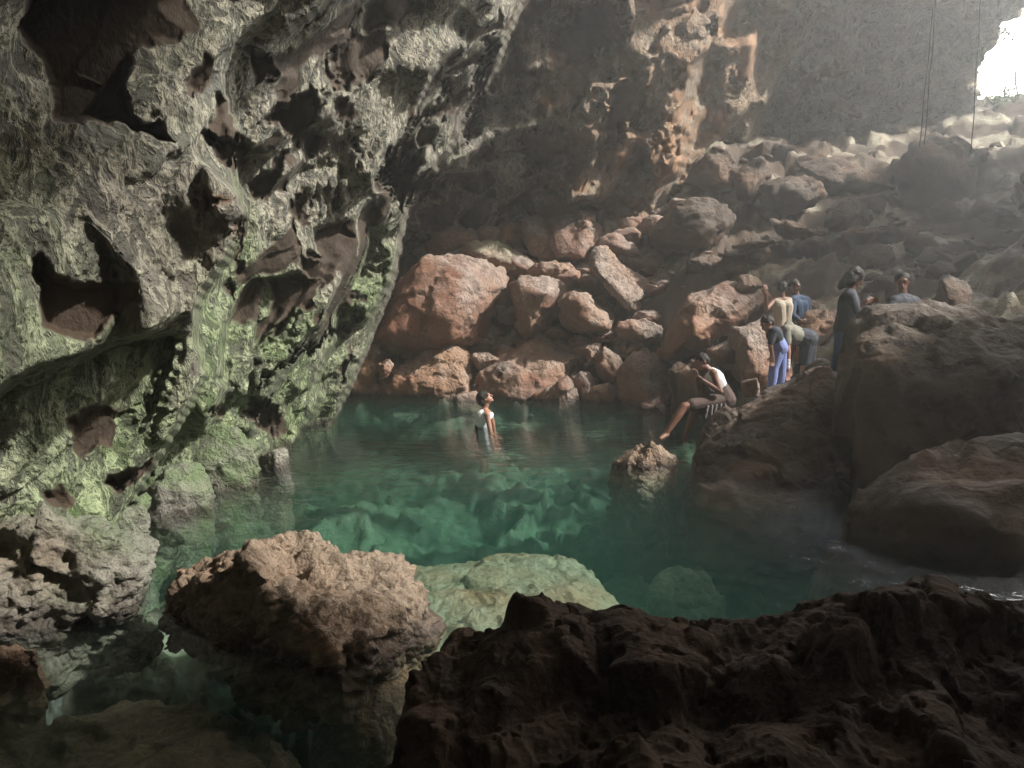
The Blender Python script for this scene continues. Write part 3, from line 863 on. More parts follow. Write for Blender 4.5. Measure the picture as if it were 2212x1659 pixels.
boulder([(1500, 985), (1530, 930), (1577, 885), (1659, 856), (1715, 838), (1760, 790), (1790, 775), (1830, 830), (1860, 900), (1890, 1000), (1920, 1080), (1600, 1100), (1540, 1075), (1510, 1030)], 8.6, 2.6,
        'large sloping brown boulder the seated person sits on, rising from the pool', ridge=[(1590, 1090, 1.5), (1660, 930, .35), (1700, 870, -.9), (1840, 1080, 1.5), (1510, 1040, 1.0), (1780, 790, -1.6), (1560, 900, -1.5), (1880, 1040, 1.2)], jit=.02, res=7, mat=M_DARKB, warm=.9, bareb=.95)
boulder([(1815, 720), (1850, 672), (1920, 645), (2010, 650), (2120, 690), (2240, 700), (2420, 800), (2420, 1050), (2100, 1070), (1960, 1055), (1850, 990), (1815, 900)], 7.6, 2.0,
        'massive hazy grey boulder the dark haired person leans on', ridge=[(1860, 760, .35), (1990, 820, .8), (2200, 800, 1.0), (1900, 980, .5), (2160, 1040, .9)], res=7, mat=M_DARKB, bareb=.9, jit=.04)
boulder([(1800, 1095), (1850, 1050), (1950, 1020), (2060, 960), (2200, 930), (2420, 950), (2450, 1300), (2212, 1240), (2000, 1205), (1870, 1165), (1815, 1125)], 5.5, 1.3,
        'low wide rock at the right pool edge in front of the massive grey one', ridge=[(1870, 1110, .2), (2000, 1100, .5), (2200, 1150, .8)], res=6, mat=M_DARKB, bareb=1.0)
boulder([(1320, 1000), (1380, 966), (1410, 953), (1440, 975), (1460, 992), (1440, 1015), (1400, 1030), (1340, 1025)], 8.3, .5, 'small craggy rock poking out of the middle of the pool', bareb=.35, warm=.3, res=6, rough=.9, mat=M_NEAR)
boulder([(2020, 640), (2030, 600), (2060, 590), (2090, 620), (2100, 690), (2040, 700)], 9.6, .5, 'rounded stone between the two people at the right', res=4, mat=M_DARKB)

# --- shaded slope on the right
SL = [((330, 1100), (400, 1030), (560, 1020), (720, 1040), (765, 1130), (700, 1210), (560, 1240), (380, 1230), 18.6, 1.3, 'rounded boulder with a pale curved edge on the shaded slope'),
      ((200, 980), (380, 920), (420, 1030), (330, 1100), (320, 1190), (240, 1150), 19.2, 1.2, 'grey boulder left of the rounded one high on the shaded slope'),
      ((0, 930), (60, 890), (200, 900), (220, 980), (240, 1100), (100, 1120), (-60, 1060), 19.6, 1.2, 'reddish grey boulder at the upper left end of the shaded slope'),
      ((560, 935), (760, 930), (1000, 990), (1180, 1090), (900, 1150), (770, 1120), (720, 1040), 20.2, 1.5, 'long dark slab with a pale rim near the crest of the slope'),
      ((-250, 1310), (-130, 1200), (0, 1140), (80, 1150), (180, 1220), (230, 1280), (160, 1380), (100, 1480), (-60, 1490), (-260, 1440), 17.6, 1.5, 'big brown boulder with a bluish white edge above the flat slabs'),
      ((1160, 1000), (1220, 890), (1250, 825), (1400, 800), (1560, 830), (1610, 980), (1640, 1280), (1540, 1340), (1170, 1280), 20.0, 2.4, 'great dark block in the deepest shade under the hanging vines'),
      ((750, 1200), (860, 1140), (1000, 1170), (1010, 1280), (960, 1350), (750, 1340), 18.4, 1.0, 'pale grey boulder left of the great dark block'),
      ((820, 1350), (1000, 1300), (1160, 1330), (1300, 1320), (1280, 1400), (900, 1420), 17.6, .9, 'long low stone below the great dark block'),
      ((1720, 1200), (1800, 1210), (1890, 1290), (1860, 1320), (1740, 1310), 17.2, .8, 'sunlit chip shaped stone at the far right of the slope'),
      ((1810, 1140), (1840, 1050), (1940, 1080), (1960, 1240), (1880, 1230), 16.8, .9, 'ragged upright stone by the right end of the slope'),
      ((1590, 850), (1680, 860), (1730, 960), (1640, 980), 21.5, .8, 'pointed pale stone right of the great dark block'),
      ((1540, 1380), (1680, 1400), (1800, 1430), (1720, 1460), (1560, 1440), 16.6, .8, 'flat stone with a bright upper edge low on the slope'),
      ((1280, 1420), (1340, 1420), (1330, 1480), (1290, 1510), 16.4, .4, 'small pale pebble shaped stone low on the slope'),
      ((200, 1430), (300, 1380), (480, 1365), (500, 1400), (300, 1450), 16.4, .7, 'thin rubble ledge above the standing bathers'),
      ((420, 1260), (520, 1290), (640, 1350), (760, 1340), (700, 1400), (500, 1380), 17.4, .7, 'crumbled ledge stone below the rounded boulder'),
      ((720, 560), (830, 560), (900, 620), (960, 690), (840, 660), (740, 620), 25.0, .8, 'yellowish block jutting from the far wall near the cave mouth'),
      ((-40, 1500), (40, 1520), (100, 1480), (160, 1500), (60, 1600), (-60, 1590), 16.9, .6, 'dark crevice stone under the bluish edged boulder')]
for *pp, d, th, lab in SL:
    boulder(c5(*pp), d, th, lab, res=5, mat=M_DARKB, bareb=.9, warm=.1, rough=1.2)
rng = random.Random(5)
k = 0
protos = []
for q_ in range(84):
    X = rng.uniform(1500, 2300); Y = rng.uniform(360, 700)
    d = np.interp(Y, [330, 520, 720], [23, 18.5, 14.0]) + rng.uniform(-.5, .5)
    p0 = P(X, Y, d); z0 = float(floor_z(p0[0], p0[1]))
    s = .14 + .5 * rng.random() ** 2.2
    if len(protos) < 7:
        pts = [np.array([rng.gauss(0, 1), rng.gauss(0, 1), rng.gauss(0, .75)]) for _ in range(14)]
        pts = [p / np.linalg.norm(p) * np.array([.62, .55, .42]) for p in pts]
        v, f, size = star(np.array(pts), 4)
        o = rockify(v, f, .9, mat=M_DARKB, name='rubble_stone', label='loose grey brown rubble stone on the shaded slope', cat='stone', group='rubble on the shaded slope', bareb=.7)
        protos.append(o)
    else:
        o = protos[q_ % 7].copy(); link(o)
    o.location = (p0[0], p0[1], z0 + s * .25)
    o.scale = (s * 1.6,) * 3; o.rotation_euler = (rng.uniform(-.4, .4), rng.uniform(-.4, .4), rng.uniform(0, 6.28))
protos2 = []
for q_ in range(70):
    X = rng.uniform(1000, 1560); Y = rng.uniform(560, 860)
    d = np.interp(Y, [450, 760, 860], [20, 17, 15.4])
    p0 = P(X, Y, d); z0 = float(floor_z(p0[0], p0[1])); s = .1 + .35 * rng.random() ** 2
    o = protos[q_ % 7].copy(); o.data = protos[q_ % 7].data.copy(); o.data.materials[0] = M_BOULD; link(o)
    o['label'] = 'loose russet rubble stone between the far boulders'; o['group'] = 'rubble between the far boulders'
    o.location = (p0[0], p0[1], z0 + s * .3)
    o.scale = (s * 1.6,) * 3; o.rotation_euler = (rng.uniform(-.4, .4), rng.uniform(-.4, .4), rng.uniform(0, 6.28))

for q_ in range(40):
    X = rng.uniform(890, 1520); Y = rng.uniform(430, 640)
    d = np.interp(Y, [430, 640], [20.2, 18.3]) + rng.uniform(-.3, .3)
    p0 = P(X, Y, d); z0 = float(floor_z(p0[0], p0[1])); s = rng.uniform(.3, .85)
    o = protos[q_ % 7].copy(); o.data = protos[q_ % 7].data.copy(); o.data.materials[0] = M_BOULD; link(o)
    o['label'] = 'pinkish broken block piled against the back wall above the rockfall'; o['group'] = 'blocks piled against the back wall'
    o.location = (p0[0], p0[1], z0 + s * .35)
    o.scale = (s * 1.7, s * 1.5, s * 1.5); o.rotation_euler = (rng.uniform(-.5, .5), rng.uniform(-.5, .5), rng.uniform(0, 6.28))

# --- foreground boulder (the hero)
hero_out = [(312, 1350), (385, 1290), (470, 1212), (505, 1182), (570, 1167), (600, 1137), (640, 1133), (700, 1152), (760, 1190), (830, 1205), (880, 1245), (922, 1285), (925, 1335), (880, 1375), (800, 1398), (735, 1402), (600, 1440), (440, 1430), (335, 1385)]
boulder(hero_out, 3.75, .8, 'big pitted brown boulder in the foreground, lit on one side',
        ridge=[(512, 1190, .18), (560, 1230, .30), (595, 1300, .42), (650, 1365, .50), (735, 1398, .55), (640, 1430, .42), (660, 1180, .0), (800, 1390, .42), (850, 1300, .12)],
        doff=[.35, .3, .2, .08, .1, .15, .15, .15, .18, .18, .15, .1, .0, -.05, -.2, -.3, -.15, .1, .3],
        jit=.02, res=7, sharp=60, mat=M_NEAR, bareb=.6, warm=.12, rough=.30, pit=1.2, chunk=.62,
        carve=[(c7((640, 230), (720, 195), (800, 215), (830, 280), (980, 320), (960, 370), (860, 350), (760, 360), (690, 320)), .17),
               (c7((850, 480), (960, 470), (1040, 530), (1010, 590), (920, 570)), .07), (c7((900, 360), (1000, 350), (1020, 410), (940, 400)), .05),
               (c7((700, 420), (780, 400), (830, 450), (780, 490), (720, 470)), .04)])

# --- left bank
boulder([(-420, 1150), (-100, 1130), (60, 1120), (180, 1110), (300, 1150), (322, 1185), (312, 1250), (316, 1285), (240, 1315), (150, 1345), (80, 1375), (-100, 1420), (-420, 1420)], 4.05, .9, 'craggy grey ledge at the foot of the mossy wall beside the channel of water',
        doff=[-.5, -.4, -.3, -.1, .1, .1, .1, .1, -.05, -.2, -.35, -.5, -.6], jit=.03, res=7, mat=M_BANK, bareb=.1, moss=.5, warm=.1, rough=.5, chunk=.7, ridge=[(60, 1190, .2), (200, 1190, .1), (290, 1200, .05), (200, 1290, .12), (0, 1330, .25), (-300, 1250, .3)], pit=.7)
boulder([(100, 1080), (160, 1050), (215, 1045), (240, 1080), (200, 1130), (120, 1150)], 4.7, .6, 'knobbly mossy rock sticking out of the wall above the grey ledge', res=5, mat=M_BANK, moss=1.5, warm=-.4, bareb=.1, rough=1.2)
boulder([(60, 1090), (200, 1075), (300, 1060), (325, 1120), (320, 1165), (190, 1180), (60, 1180)], 5.1, .6, 'smooth pale green block at the channel edge', res=6, mat=M_BANK, moss=1.6, warm=-.4, bareb=0)
boulder([(-300, 1405), (30, 1392), (85, 1398), (78, 1440), (60, 1462), (-300, 1470)], 3.3, .4, 'small wet reddish rock at the left edge of the channel', res=6, mat=M_NEAR, warm=.6, rough=.6, pit=.8)
boulder([(300, 990), (395, 950), (470, 905), (520, 915), (560, 975), (560, 1015), (470, 1050), (400, 1050)], 7.4, .8, 'mossy grey boulder leaning on the wall near the pool edge', res=6, mat=M_BANK, moss=1.6, warm=-.4, bareb=.1)
boulder([(240, 1060), (340, 1030), (420, 1010), (455, 1050), (440, 1090), (400, 1110), (340, 1100)], 6.3, .7, 'pale green wedge of rock at the pool edge below the mossy boulder', res=6, mat=M_BANK, moss=1.6, warm=-.4, bareb=0)
boulder([(560, 985), (600, 968), (625, 962), (600, 990), (565, 1010)], 8.3, .3, 'small wet white stone at the foot of the mossy wall', res=4, mat=M_BANK, bareb=0)

# --- rocks under water
slab([(800, 1205), (900, 1190), (1100, 1215), (1200, 1180), (1290, 1205), (1370, 1275), (1330, 1300), (1240, 1345), (1100, 1400), (950, 1420), (850, 1390), (780, 1300)], -.46, .8, 'wide pale slab just under the water right of the pitted boulder', res=7, mat=M_FLOOR, bareb=.45, warm=.75, moss=.1, rough=.6, crown=.05)
slab([(680, 1460), (780, 1440), (850, 1400), (930, 1440), (900, 1500), (850, 1580), (790, 1570), (780, 1520)], -.2, .5, 'small shallow brown rock under the water below the pitted boulder', res=6, mat=M_NEAR, warm=.8, bareb=.3, rough=1.4)
slab([(-150, 1560), (100, 1525), (300, 1530), (520, 1515), (600, 1540), (680, 1605), (650, 1720), (300, 1850), (-150, 1850)], -.28, .5, 'long brown rock under shallow water at the near left of the pool', res=7, mat=M_NEAR, warm=.2, bareb=.9, rough=.9)
UW = [(1060, 1050, 1.3, .6, -.95), (940, 915, 1.7, .9, -.95), (1200, 940, 1.8, .8, -.9), (1100, 975, 1.2, .7, -1.0), (1420, 930, 1.5, .8, -.7),
      (1250, 895, 2.0, .7, -.7), (1190, 1085, .9, .5, -.95), (1320, 1130, .9, .5, -.8), (760, 1010, .8, .9, -1.1), (1480, 1240, .8, .5, -.7)]
for k, (X, Y, wx, wy, z) in enumerate(UW):
    c = PZ(X, Y, z); rr = random.Random(k)
    pts = []
    for a in range(9):
        an = a * .7 + rr.uniform(-.2, .2); r_ = rr.uniform(.8, 1.1)
        pts.append(c + np.array([math.cos(an) * wx * .5 * r_, math.sin(an) * wy * .7 * r_, -.1 + rr.uniform(-.05, .05)]))
        pts.append(c + np.array([math.cos(an) * wx * .6, math.sin(an) * wy * .8, z - .6]))
        pts.append(c + np.array([math.cos(an) * wx * .25, math.sin(an) * wy * .35, rr.uniform(0, .12)]))
    v, f, size = star(pts, 5)
    rockify(v, f, size, mat=M_FLOOR, name='sunken_rock', label='pale sunken rock under the green pool', cat='rock', group='pale rocks on the pool bed', bareb=.1, warm=0)

# --- near rock on the right, its shade painted as a near-black base colour
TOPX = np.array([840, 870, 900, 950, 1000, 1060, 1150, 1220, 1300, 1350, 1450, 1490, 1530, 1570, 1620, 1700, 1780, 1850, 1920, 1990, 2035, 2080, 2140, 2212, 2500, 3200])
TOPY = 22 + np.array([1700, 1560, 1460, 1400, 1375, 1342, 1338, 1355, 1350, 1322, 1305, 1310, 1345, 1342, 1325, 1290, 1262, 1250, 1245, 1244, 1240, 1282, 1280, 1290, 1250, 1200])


def build_near():
    X = np.concatenate([np.arange(835, 2300, 2.2), np.arange(2300, 3200, 12)])
    s = np.concatenate([np.linspace(-1, 0, 60)[:-1], np.linspace(0, 1, 300)])
    XX, S = np.meshgrid(X, s)
    yt = np.interp(XX, TOPX, TOPY)
    dt = np.interp(XX, [835, 1000, 1500, 2212, 3200], [2.35, 2.75, 2.6, 2.5, 2.4])
    front = P(XX, yt + np.maximum(S, 0) * (2300 - yt), dt - np.maximum(S, 0) ** 0.8 * (dt - .75))
    b = np.minimum(S, 0)
    front[..., 1] += -b * .9
    front[..., 2] += -(b * b) * 1.4
    p = front.reshape(-1, 3)
    ii = np.arange(len(p)).reshape(XX.shape)
    F = np.stack([ii[:-1, :-1], ii[1:, :-1], ii[1:, 1:], ii[:-1, 1:]], -1).reshape(-1, 4)
    n = tri_normals(p, F)
    if (n @ np.array([0, -1, .6])).mean() < 0: n = -n; F = F[:, ::-1]
    fa = facet_s(p * 2.6 + 11 + fbm(p * 3, 2)[:, None] * .3, 1, .4)
    fb = facet_s(p * 7 + 11, 1, .3)
    d = .10 * fbm(p * 1.5, 3) + fa * .12 + fb * .018 + .012 * ridged(p * 5, 3) + .007 * ridged(p * 18, 2)
    pz = fbm(p * 11 + 3, 3); d -= sstep(pz, .12, .5) * .025
    v = p + n * d[:, None]
    c = v.mean(0)
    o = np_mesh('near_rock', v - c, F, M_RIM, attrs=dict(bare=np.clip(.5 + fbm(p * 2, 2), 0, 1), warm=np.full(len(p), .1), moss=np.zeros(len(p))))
    o.location = c
    tag(o, 'long jagged rock in deep shade filling the near right corner', 'rock')


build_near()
# unseen wall added beyond the right edge: its crest is shaped to cast shade
RWY = np.array([-10, .9, 1.6, 2.1, 2.7, 4.2, 5.8, 7.4, 9.7, 10.7, 11.8, 19.5, 21, 30])
RWX = np.array([5.4, 5.4, 5.4, 5.5, 5.8, 6.8, 8.2, 10, 12.5, 14.5, 16, 18.5, 20, 28])
RWZ = np.array([9.0, 9.0, 7.6, 4.8, 3.5, 4.9, 6.0, 6.3, 7.0, 11.0, 14.0, 14, 10.5, 9.5])


def build_right():
    y = np.linspace(-10, 30, 420); u = np.linspace(0, 1, 130)
    Y, U = np.meshgrid(y, u)
    cx = np.interp(Y, RWY, RWX); cz = np.interp(Y, RWY, RWZ)
    prof = np.where(U < .6, U / .6, 1 - (U - .6) / .4 * .8)
    z = -2 + (cz + 2) * prof
    x = cx + np.where(U < .6, .35 * np.sin(U / .6 * 1.57) * 1.0, .35 + (U - .6) / .4 * 5)
    p = np.stack([x, Y, z], -1).reshape(-1, 3)
    ii = np.arange(len(p)).reshape(Y.shape)
    F = np.stack([ii[:-1, :-1], ii[:-1, 1:], ii[1:, 1:], ii[1:, :-1]], -1).reshape(-1, 4)
    n = tri_normals(p, F)
    v = p + n * (.3 * fbm(p * .5, 3) + .15 * facet(p * 1.2, 1, .3)[0] + .06 * ridged(p * 3, 2))[:, None]
    o = np_mesh('shade_wall_right', v, F, M_DARKB, attrs=dict(bare=np.full(len(p), .7), warm=np.zeros(len(p)), moss=np.zeros(len(p))))
    tag(o, kind='structure')


build_right()

# ------------------------------------------------------------------ water
def build_water():
    m = bpy.data.materials.new('pool_water'); m.use_nodes = True
    t = m.node_tree; N = t.nodes; L = t.links; N.clear()
    out = N.new('ShaderNodeOutputMaterial'); mx = N.new('ShaderNodeMixShader'); tr = N.new('ShaderNodeBsdfTransparent'); gl = N.new('ShaderNodeBsdfGlossy')
    fr = N.new('ShaderNodeFresnel'); fr.inputs['IOR'].default_value = 1.33
    gl.inputs['Roughness'].default_value = .03
    tr.inputs['Color'].default_value = (.97, 1, .99, 1)
    g = N.new('ShaderNodeNewGeometry'); mp = N.new('ShaderNodeMapping'); mp.inputs['Scale'].default_value = (1.0, 1.6, 1)
    L.new(g.outputs['Position'], mp.inputs[0])
    n1 = N.new('ShaderNodeTexNoise'); n1.inputs['Scale'].default_value = 2.6; n1.inputs['Detail'].default_value = 4; n1.inputs['Roughness'].default_value = .55
    n1.inputs['Distortion'].default_value = .6
    L.new(mp.outputs[0], n1.inputs['Vector'])
    bp = N.new('ShaderNodeBump'); bp.inputs['Strength'].default_value = .6; bp.inputs['Distance'].default_value = .07
    L.new(n1.outputs[0], bp.inputs['Height'])
    io = N.new('ShaderNodeMapRange'); io.inputs[3].default_value = 1.33; io.inputs[4].default_value = 1 / 1.33
    L.new(g.outputs['Backfacing'], io.inputs[0]); L.new(io.outputs[0], fr.inputs['IOR'])
    L.new(bp.outputs[0], gl.inputs['Normal']); L.new(bp.outputs[0], fr.inputs['Normal'])
    L.new(fr.outputs[0], mx.inputs[0]); L.new(tr.outputs[0], mx.inputs[1]); L.new(gl.outputs[0], mx.inputs[2]); L.new(mx.outputs[0], out.inputs[0])
    ab = N.new('ShaderNodeVolumeAbsorption'); ab.inputs['Color'].default_value = (.34, .62, .55, 1); ab.inputs['Density'].default_value = .62
    vs_ = N.new('ShaderNodeVolumeScatter'); vs_.inputs['Color'].default_value = (.30, .80, .68, 1); vs_.inputs['Density'].default_value = .05; vs_.inputs['Anisotropy'].default_value = .3
    ad = N.new('ShaderNodeAddShader'); L.new(ab.outputs[0], ad.inputs[0]); L.new(vs_.outputs[0], ad.inputs[1]); L.new(ad.outputs[0], out.inputs['Volume'])
    xs = (-7, 14); ys = (-2.0, 19.5); zs = (-3.6, 0)
    v = np.array([(x, y, z) for z in zs for y in ys for x in xs], float)
    f = np.array([(0, 2, 3, 1), (4, 5, 7, 6), (0, 1, 5, 4), (2, 6, 7, 3), (0, 4, 6, 2), (1, 3, 7, 5)])
    o = np_mesh('pool_water', v, f, m, smooth=False)
    tag(o, kind='structure')


build_water()

# ------------------------------------------------------------------ people
def caps(bm, a, b, ra, rb, n=2):
    """tapered round-ended limb: hull of two small spheres"""
    vs = []
    for c, r in ((a, ra), (b, rb)):
        v, _ = ico(n)
        vs += [bm.verts.new(tuple(np.array(c) + x * r)) for x in v]
    res = bmesh.ops.convex_hull(bm, input=vs)
    kill = [g for g in res['geom_interior'] + res['geom_unused'] if isinstance(g, bmesh.types.BMVert) and g.is_valid]
    if kill: bmesh.ops.delete(bm, geom=list(set(kill)), context='VERTS')


def ell(bm, c, r, R=None, n=3, noise=0.0):
    v, f = ico(n)
    v = v * np.array(r)
    if noise: v = v * (1 + noise * perlin(v * 26 + 3)[:, None] + noise * .7 * perlin(v * 60)[:, None])
    if R is not None: v = v @ np.array(R).T
    vs = [bm.verts.new(tuple(np.array(c) + x)) for x in v]
    for t in f: bm.faces.new([vs[i] for i in t])


def frame(fwd, up):
    f = Vector(fwd).normalized(); u = Vector(up); u = (u - f * u.dot(f)).normalized(); r = f.cross(u)
    return np.array([list(r), list(f), list(u)]).T      # columns: right, forward, up


def remeshed(name, bm, mat, parent, vox=.009, smooth=4, org=(0, 0, 0)):
    me = bpy.data.meshes.new(name); bm.to_mesh(me); bm.free()
    tmp = bpy.data.objects.new(name + '_tmp', me); link(tmp)
    m = tmp.modifiers.new('r', 'REMESH'); m.mode = 'VOXEL'; m.voxel_size = vox; m.use_smooth_shade = True
    k = tmp.modifiers.new('s', 'SMOOTH'); k.factor = .5; k.iterations = smooth
    dg = bpy.context.evaluated_depsgraph_get()
    nm = bpy.data.meshes.new_from_object(tmp.evaluated_get(dg))
    bpy.data.objects.remove(tmp)
    nm.transform(Matrix.Translation(-Vector(org)))
    nm.materials.clear(); nm.materials.append(mat)
    for p_ in nm.polygons: p_.use_smooth = True
    nm.name = name
    return link(bpy.data.objects.new(name, nm), parent)


def head(bm, c, fwd, up, s=1.0):
    R = frame(fwd, up); c = np.array(c)
    def at(x, y, z): return c + R @ (np.array([x, y, z]) * s)
    ell(bm, at(0, -.01, .02), np.array([.074, .092, .095]) * s, R)
    ell(bm, at(0, .022, -.045), np.array([.056, .066, .062]) * s, R)
    caps(bm, at(0, .07, -.085), at(0, .06, -.075), .024 * s, .03 * s)           # chin
    caps(bm, at(0, .088, .012), at(0, .108, -.022), .009 * s, .015 * s)         # nose
    caps(bm, at(-.02, .083, -.052), at(.02, .083, -.052), .011 * s, .011 * s)   # lips
    caps(bm, at(-.04, .078, .035), at(.04, .078, .035), .012 * s, .012 * s)     # brow
    for e in (-1, 1):
        ell(bm, at(e * .076, -.005, -.005), np.array([.010, .019, .030]) * s, R, 2)


def hand(bm, w, dirn, side, s=1.0, curl=.6):
    """palm, four curled fingers and a thumb from its side"""
    d = np.array(dirn, float); d /= np.linalg.norm(d)
    sd = np.array(side, float); sd -= d * (sd @ d); sd /= np.linalg.norm(sd)
    nn = np.cross(d, sd); w = np.array(w, float)
    for k in (-1.5, -.5, .5, 1.5):
        caps(bm, w + sd * k * .012 * s, w + d * .075 * s + sd * k * .019 * s, .016 * s, .013 * s)
        b0 = w + d * .082 * s + sd * k * .020 * s
        ln = (.040, .046, .043, .034)[int(k + 1.5)] * s
        d1 = d * math.cos(curl * .6) + nn * math.sin(curl * .6); d2 = d * math.cos(curl * 1.5) + nn * math.sin(curl * 1.5)
        b1 = b0 + d1 * ln; b2 = b1 + d2 * ln * .85
        caps(bm, b0, b1, .0095 * s, .0085 * s); caps(bm, b1, b2, .0085 * s, .007 * s)
    t0 = w + d * .025 * s - sd * .028 * s
    t1 = t0 + (d * .6 - sd * .8) * .038 * s; t2 = t1 + (d * .9 - sd * .2 + nn * .3) * .03 * s
    caps(bm, t0, t1, .013 * s, .011 * s); caps(bm, t1, t2, .011 * s, .009 * s)


SKIN = plain_mat('skin_brown', (.16, .075, .045), rough=.55, noise=.12, spec=.5)
SKINP = plain_mat('skin_tan', (.30, .15, .10), rough=.55, noise=.12, spec=.5)
HAIR = plain_mat('hair_dark', (.016, .012, .010), rough=.6, noise=.4, scale=60, bump=.8)
WHITE = plain_mat('white_cotton', (.62, .64, .66), noise=.08, scale=30, bump=.4)
CREAM = plain_mat('cream_cotton', (.36, .31, .24), noise=.08, scale=30, bump=.4)
NAVY = plain_mat('navy_cotton', (.035, .06, .11), noise=.15, scale=30, bump=.4)
DENIM = plain_mat('blue_denim', (.17, .21, .42), noise=.15, scale=40, bump=.4)
DARKC = plain_mat('dark_cotton', (.03, .035, .045), noise=.2, scale=30, bump=.4)
BROWNC = plain_mat('brown_cloth', (.085, .058, .05), noise=.2, scale=30, bump=.4)
HEMC = plain_mat('striped_hem_cloth', (.17, .15, .145), noise=.5, scale=55)
PALEC = plain_mat('pale_stripe_cloth', (.55, .52, .50), noise=.1, scale=30)
OLIVE = plain_mat('grey_olive_cotton', (.17, .165, .13), noise=.15, scale=30, bump=.4)
SHOE = plain_mat('shoe_pale', (.45, .44, .36), noise=.1)
CHROME = plain_mat('phone_pale', (.55, .60, .75), rough=.25, noise=.05)


def V3(X, Y, d): return P(X, Y, d)


def person(label, base, J, headf, headu, skin, clothes, hairspec, hs=1.0, hands=(), extra=None, W=1.0):
    """J: joints (world). clothes: list of (name, material, [bones], grow)."""
    root = bpy.data.objects.new('person', None); root.location = base; link(root)
    tag(root, label, 'person', None)
    J = {k: np.array(v, float) for k, v in J.items()}
    org = base
    up = J['neck'] - J['pelvis']; upn = up / np.linalg.norm(up)
    B = {}
    def bone(n, a, b, ra, rb): B[n] = (a, b, ra * W, rb * W)
    ax = J['shl'] - J['shr']; axn = ax / np.linalg.norm(ax)
    chest = J['pelvis'] + up * .72; waist = J['pelvis'] + up * .35
    hw = axn * .075 * W
    bone('chest1', chest + hw * 1.0, waist + hw * .7, .105, .09); bone('chest2', chest - hw, waist - hw * .7, .105, .09)
    bone('hip1', waist + hw * .7, J['pelvis'] + hw, .09, .105); bone('hip2', waist - hw * .7, J['pelvis'] - hw, .09, .105)
    bone('shoul1', J['shl'], J['neck'] - upn * .05, .055, .06); bone('shoul2', J['shr'], J['neck'] - upn * .05, .055, .06)
    bone('pec1', J['shl'] * .8 + chest * .2, chest, .06, .1); bone('pec2', J['shr'] * .8 + chest * .2, chest, .06, .1)
    bone('neck', J['neck'] - upn * .03, J['head'] - np.array(headu) / np.linalg.norm(headu) * .05, .052, .048)
    for sfx in ('l', 'r'):
        if 'el' + sfx in J:
            bone('uarm' + sfx, J['sh' + sfx], J['el' + sfx], .047, .036)
            bone('farm' + sfx, J['el' + sfx], J['wr' + sfx], .036, .024)
        if 'kn' + sfx in J:
            hp = J['pelvis'] + (hw if sfx == 'l' else -hw) * 1.15
            bone('thigh' + sfx, hp, J['kn' + sfx], .082, .052)
            mid = J['kn' + sfx] * .65 + J['an' + sfx] * .35
            bone('calf1' + sfx, J['kn' + sfx], mid, .052, .053); bone('calf2' + sfx, mid, J['an' + sfx], .053, .034)
            if 'to' + sfx in J: bone('foot' + sfx, J['an' + sfx] - np.array([0, 0, .03]), J['to' + sfx], .036, .026)
    bm = bmesh.new()
    for a, b, ra, rb in B.values(): caps(bm, a, b, ra, rb)
    head(bm, J['head'], headf, headu, hs)
    for (w, dn, sd, cu) in hands: hand(bm, w, dn, sd, 1.0, cu)
    remeshed('body', bm, skin, root, .0085, 3, org)
    for (nm, mat, bones, grow) in clothes:
        bm = bmesh.new()
        for b in bones:
            cut = 1.0
            if isinstance(b, tuple): b, cut = b
            if b not in B: continue
            a, e, ra, rb = B[b]
            caps(bm, a, a + (e - a) * cut, ra + grow, ra + (rb - ra) * cut + grow)
        remeshed(nm, bm, mat, root, .011, 2, org)
    if hairspec:
        bm = bmesh.new(); R = frame(headf, headu)
        for (x, y, z, rx, ry, rz) in hairspec:
            ell(bm, J['head'] + R @ (np.array([x, y, z]) * hs), np.array([rx, ry, rz]) * hs, R, 4, .10)
        remeshed('hair', bm, HAIR, root, .008, 1, org)
    if extra: extra(root, J, B, org)
    return root


def along(a, b, t): return np.array(a) + (np.array(b) - np.array(a)) * t


SHORT = [(0, -.022, .040, .086, .092, .086), (0, -.055, .0, .08, .06, .075)]
BUSHY = [(0, -.03, .045, .105, .11, .095), (0, -.075, -.01, .10, .075, .095), (0, -.03, .09, .085, .08, .055)]
LONG = [(0, -.02, .045, .098, .10, .092), (0, -.07, -.02, .10, .06, .11), (.07, -.02, -.04, .035, .05, .10), (-.07, -.02, -.04, .035, .05, .10), (0, -.075, -.12, .085, .05, .09)]


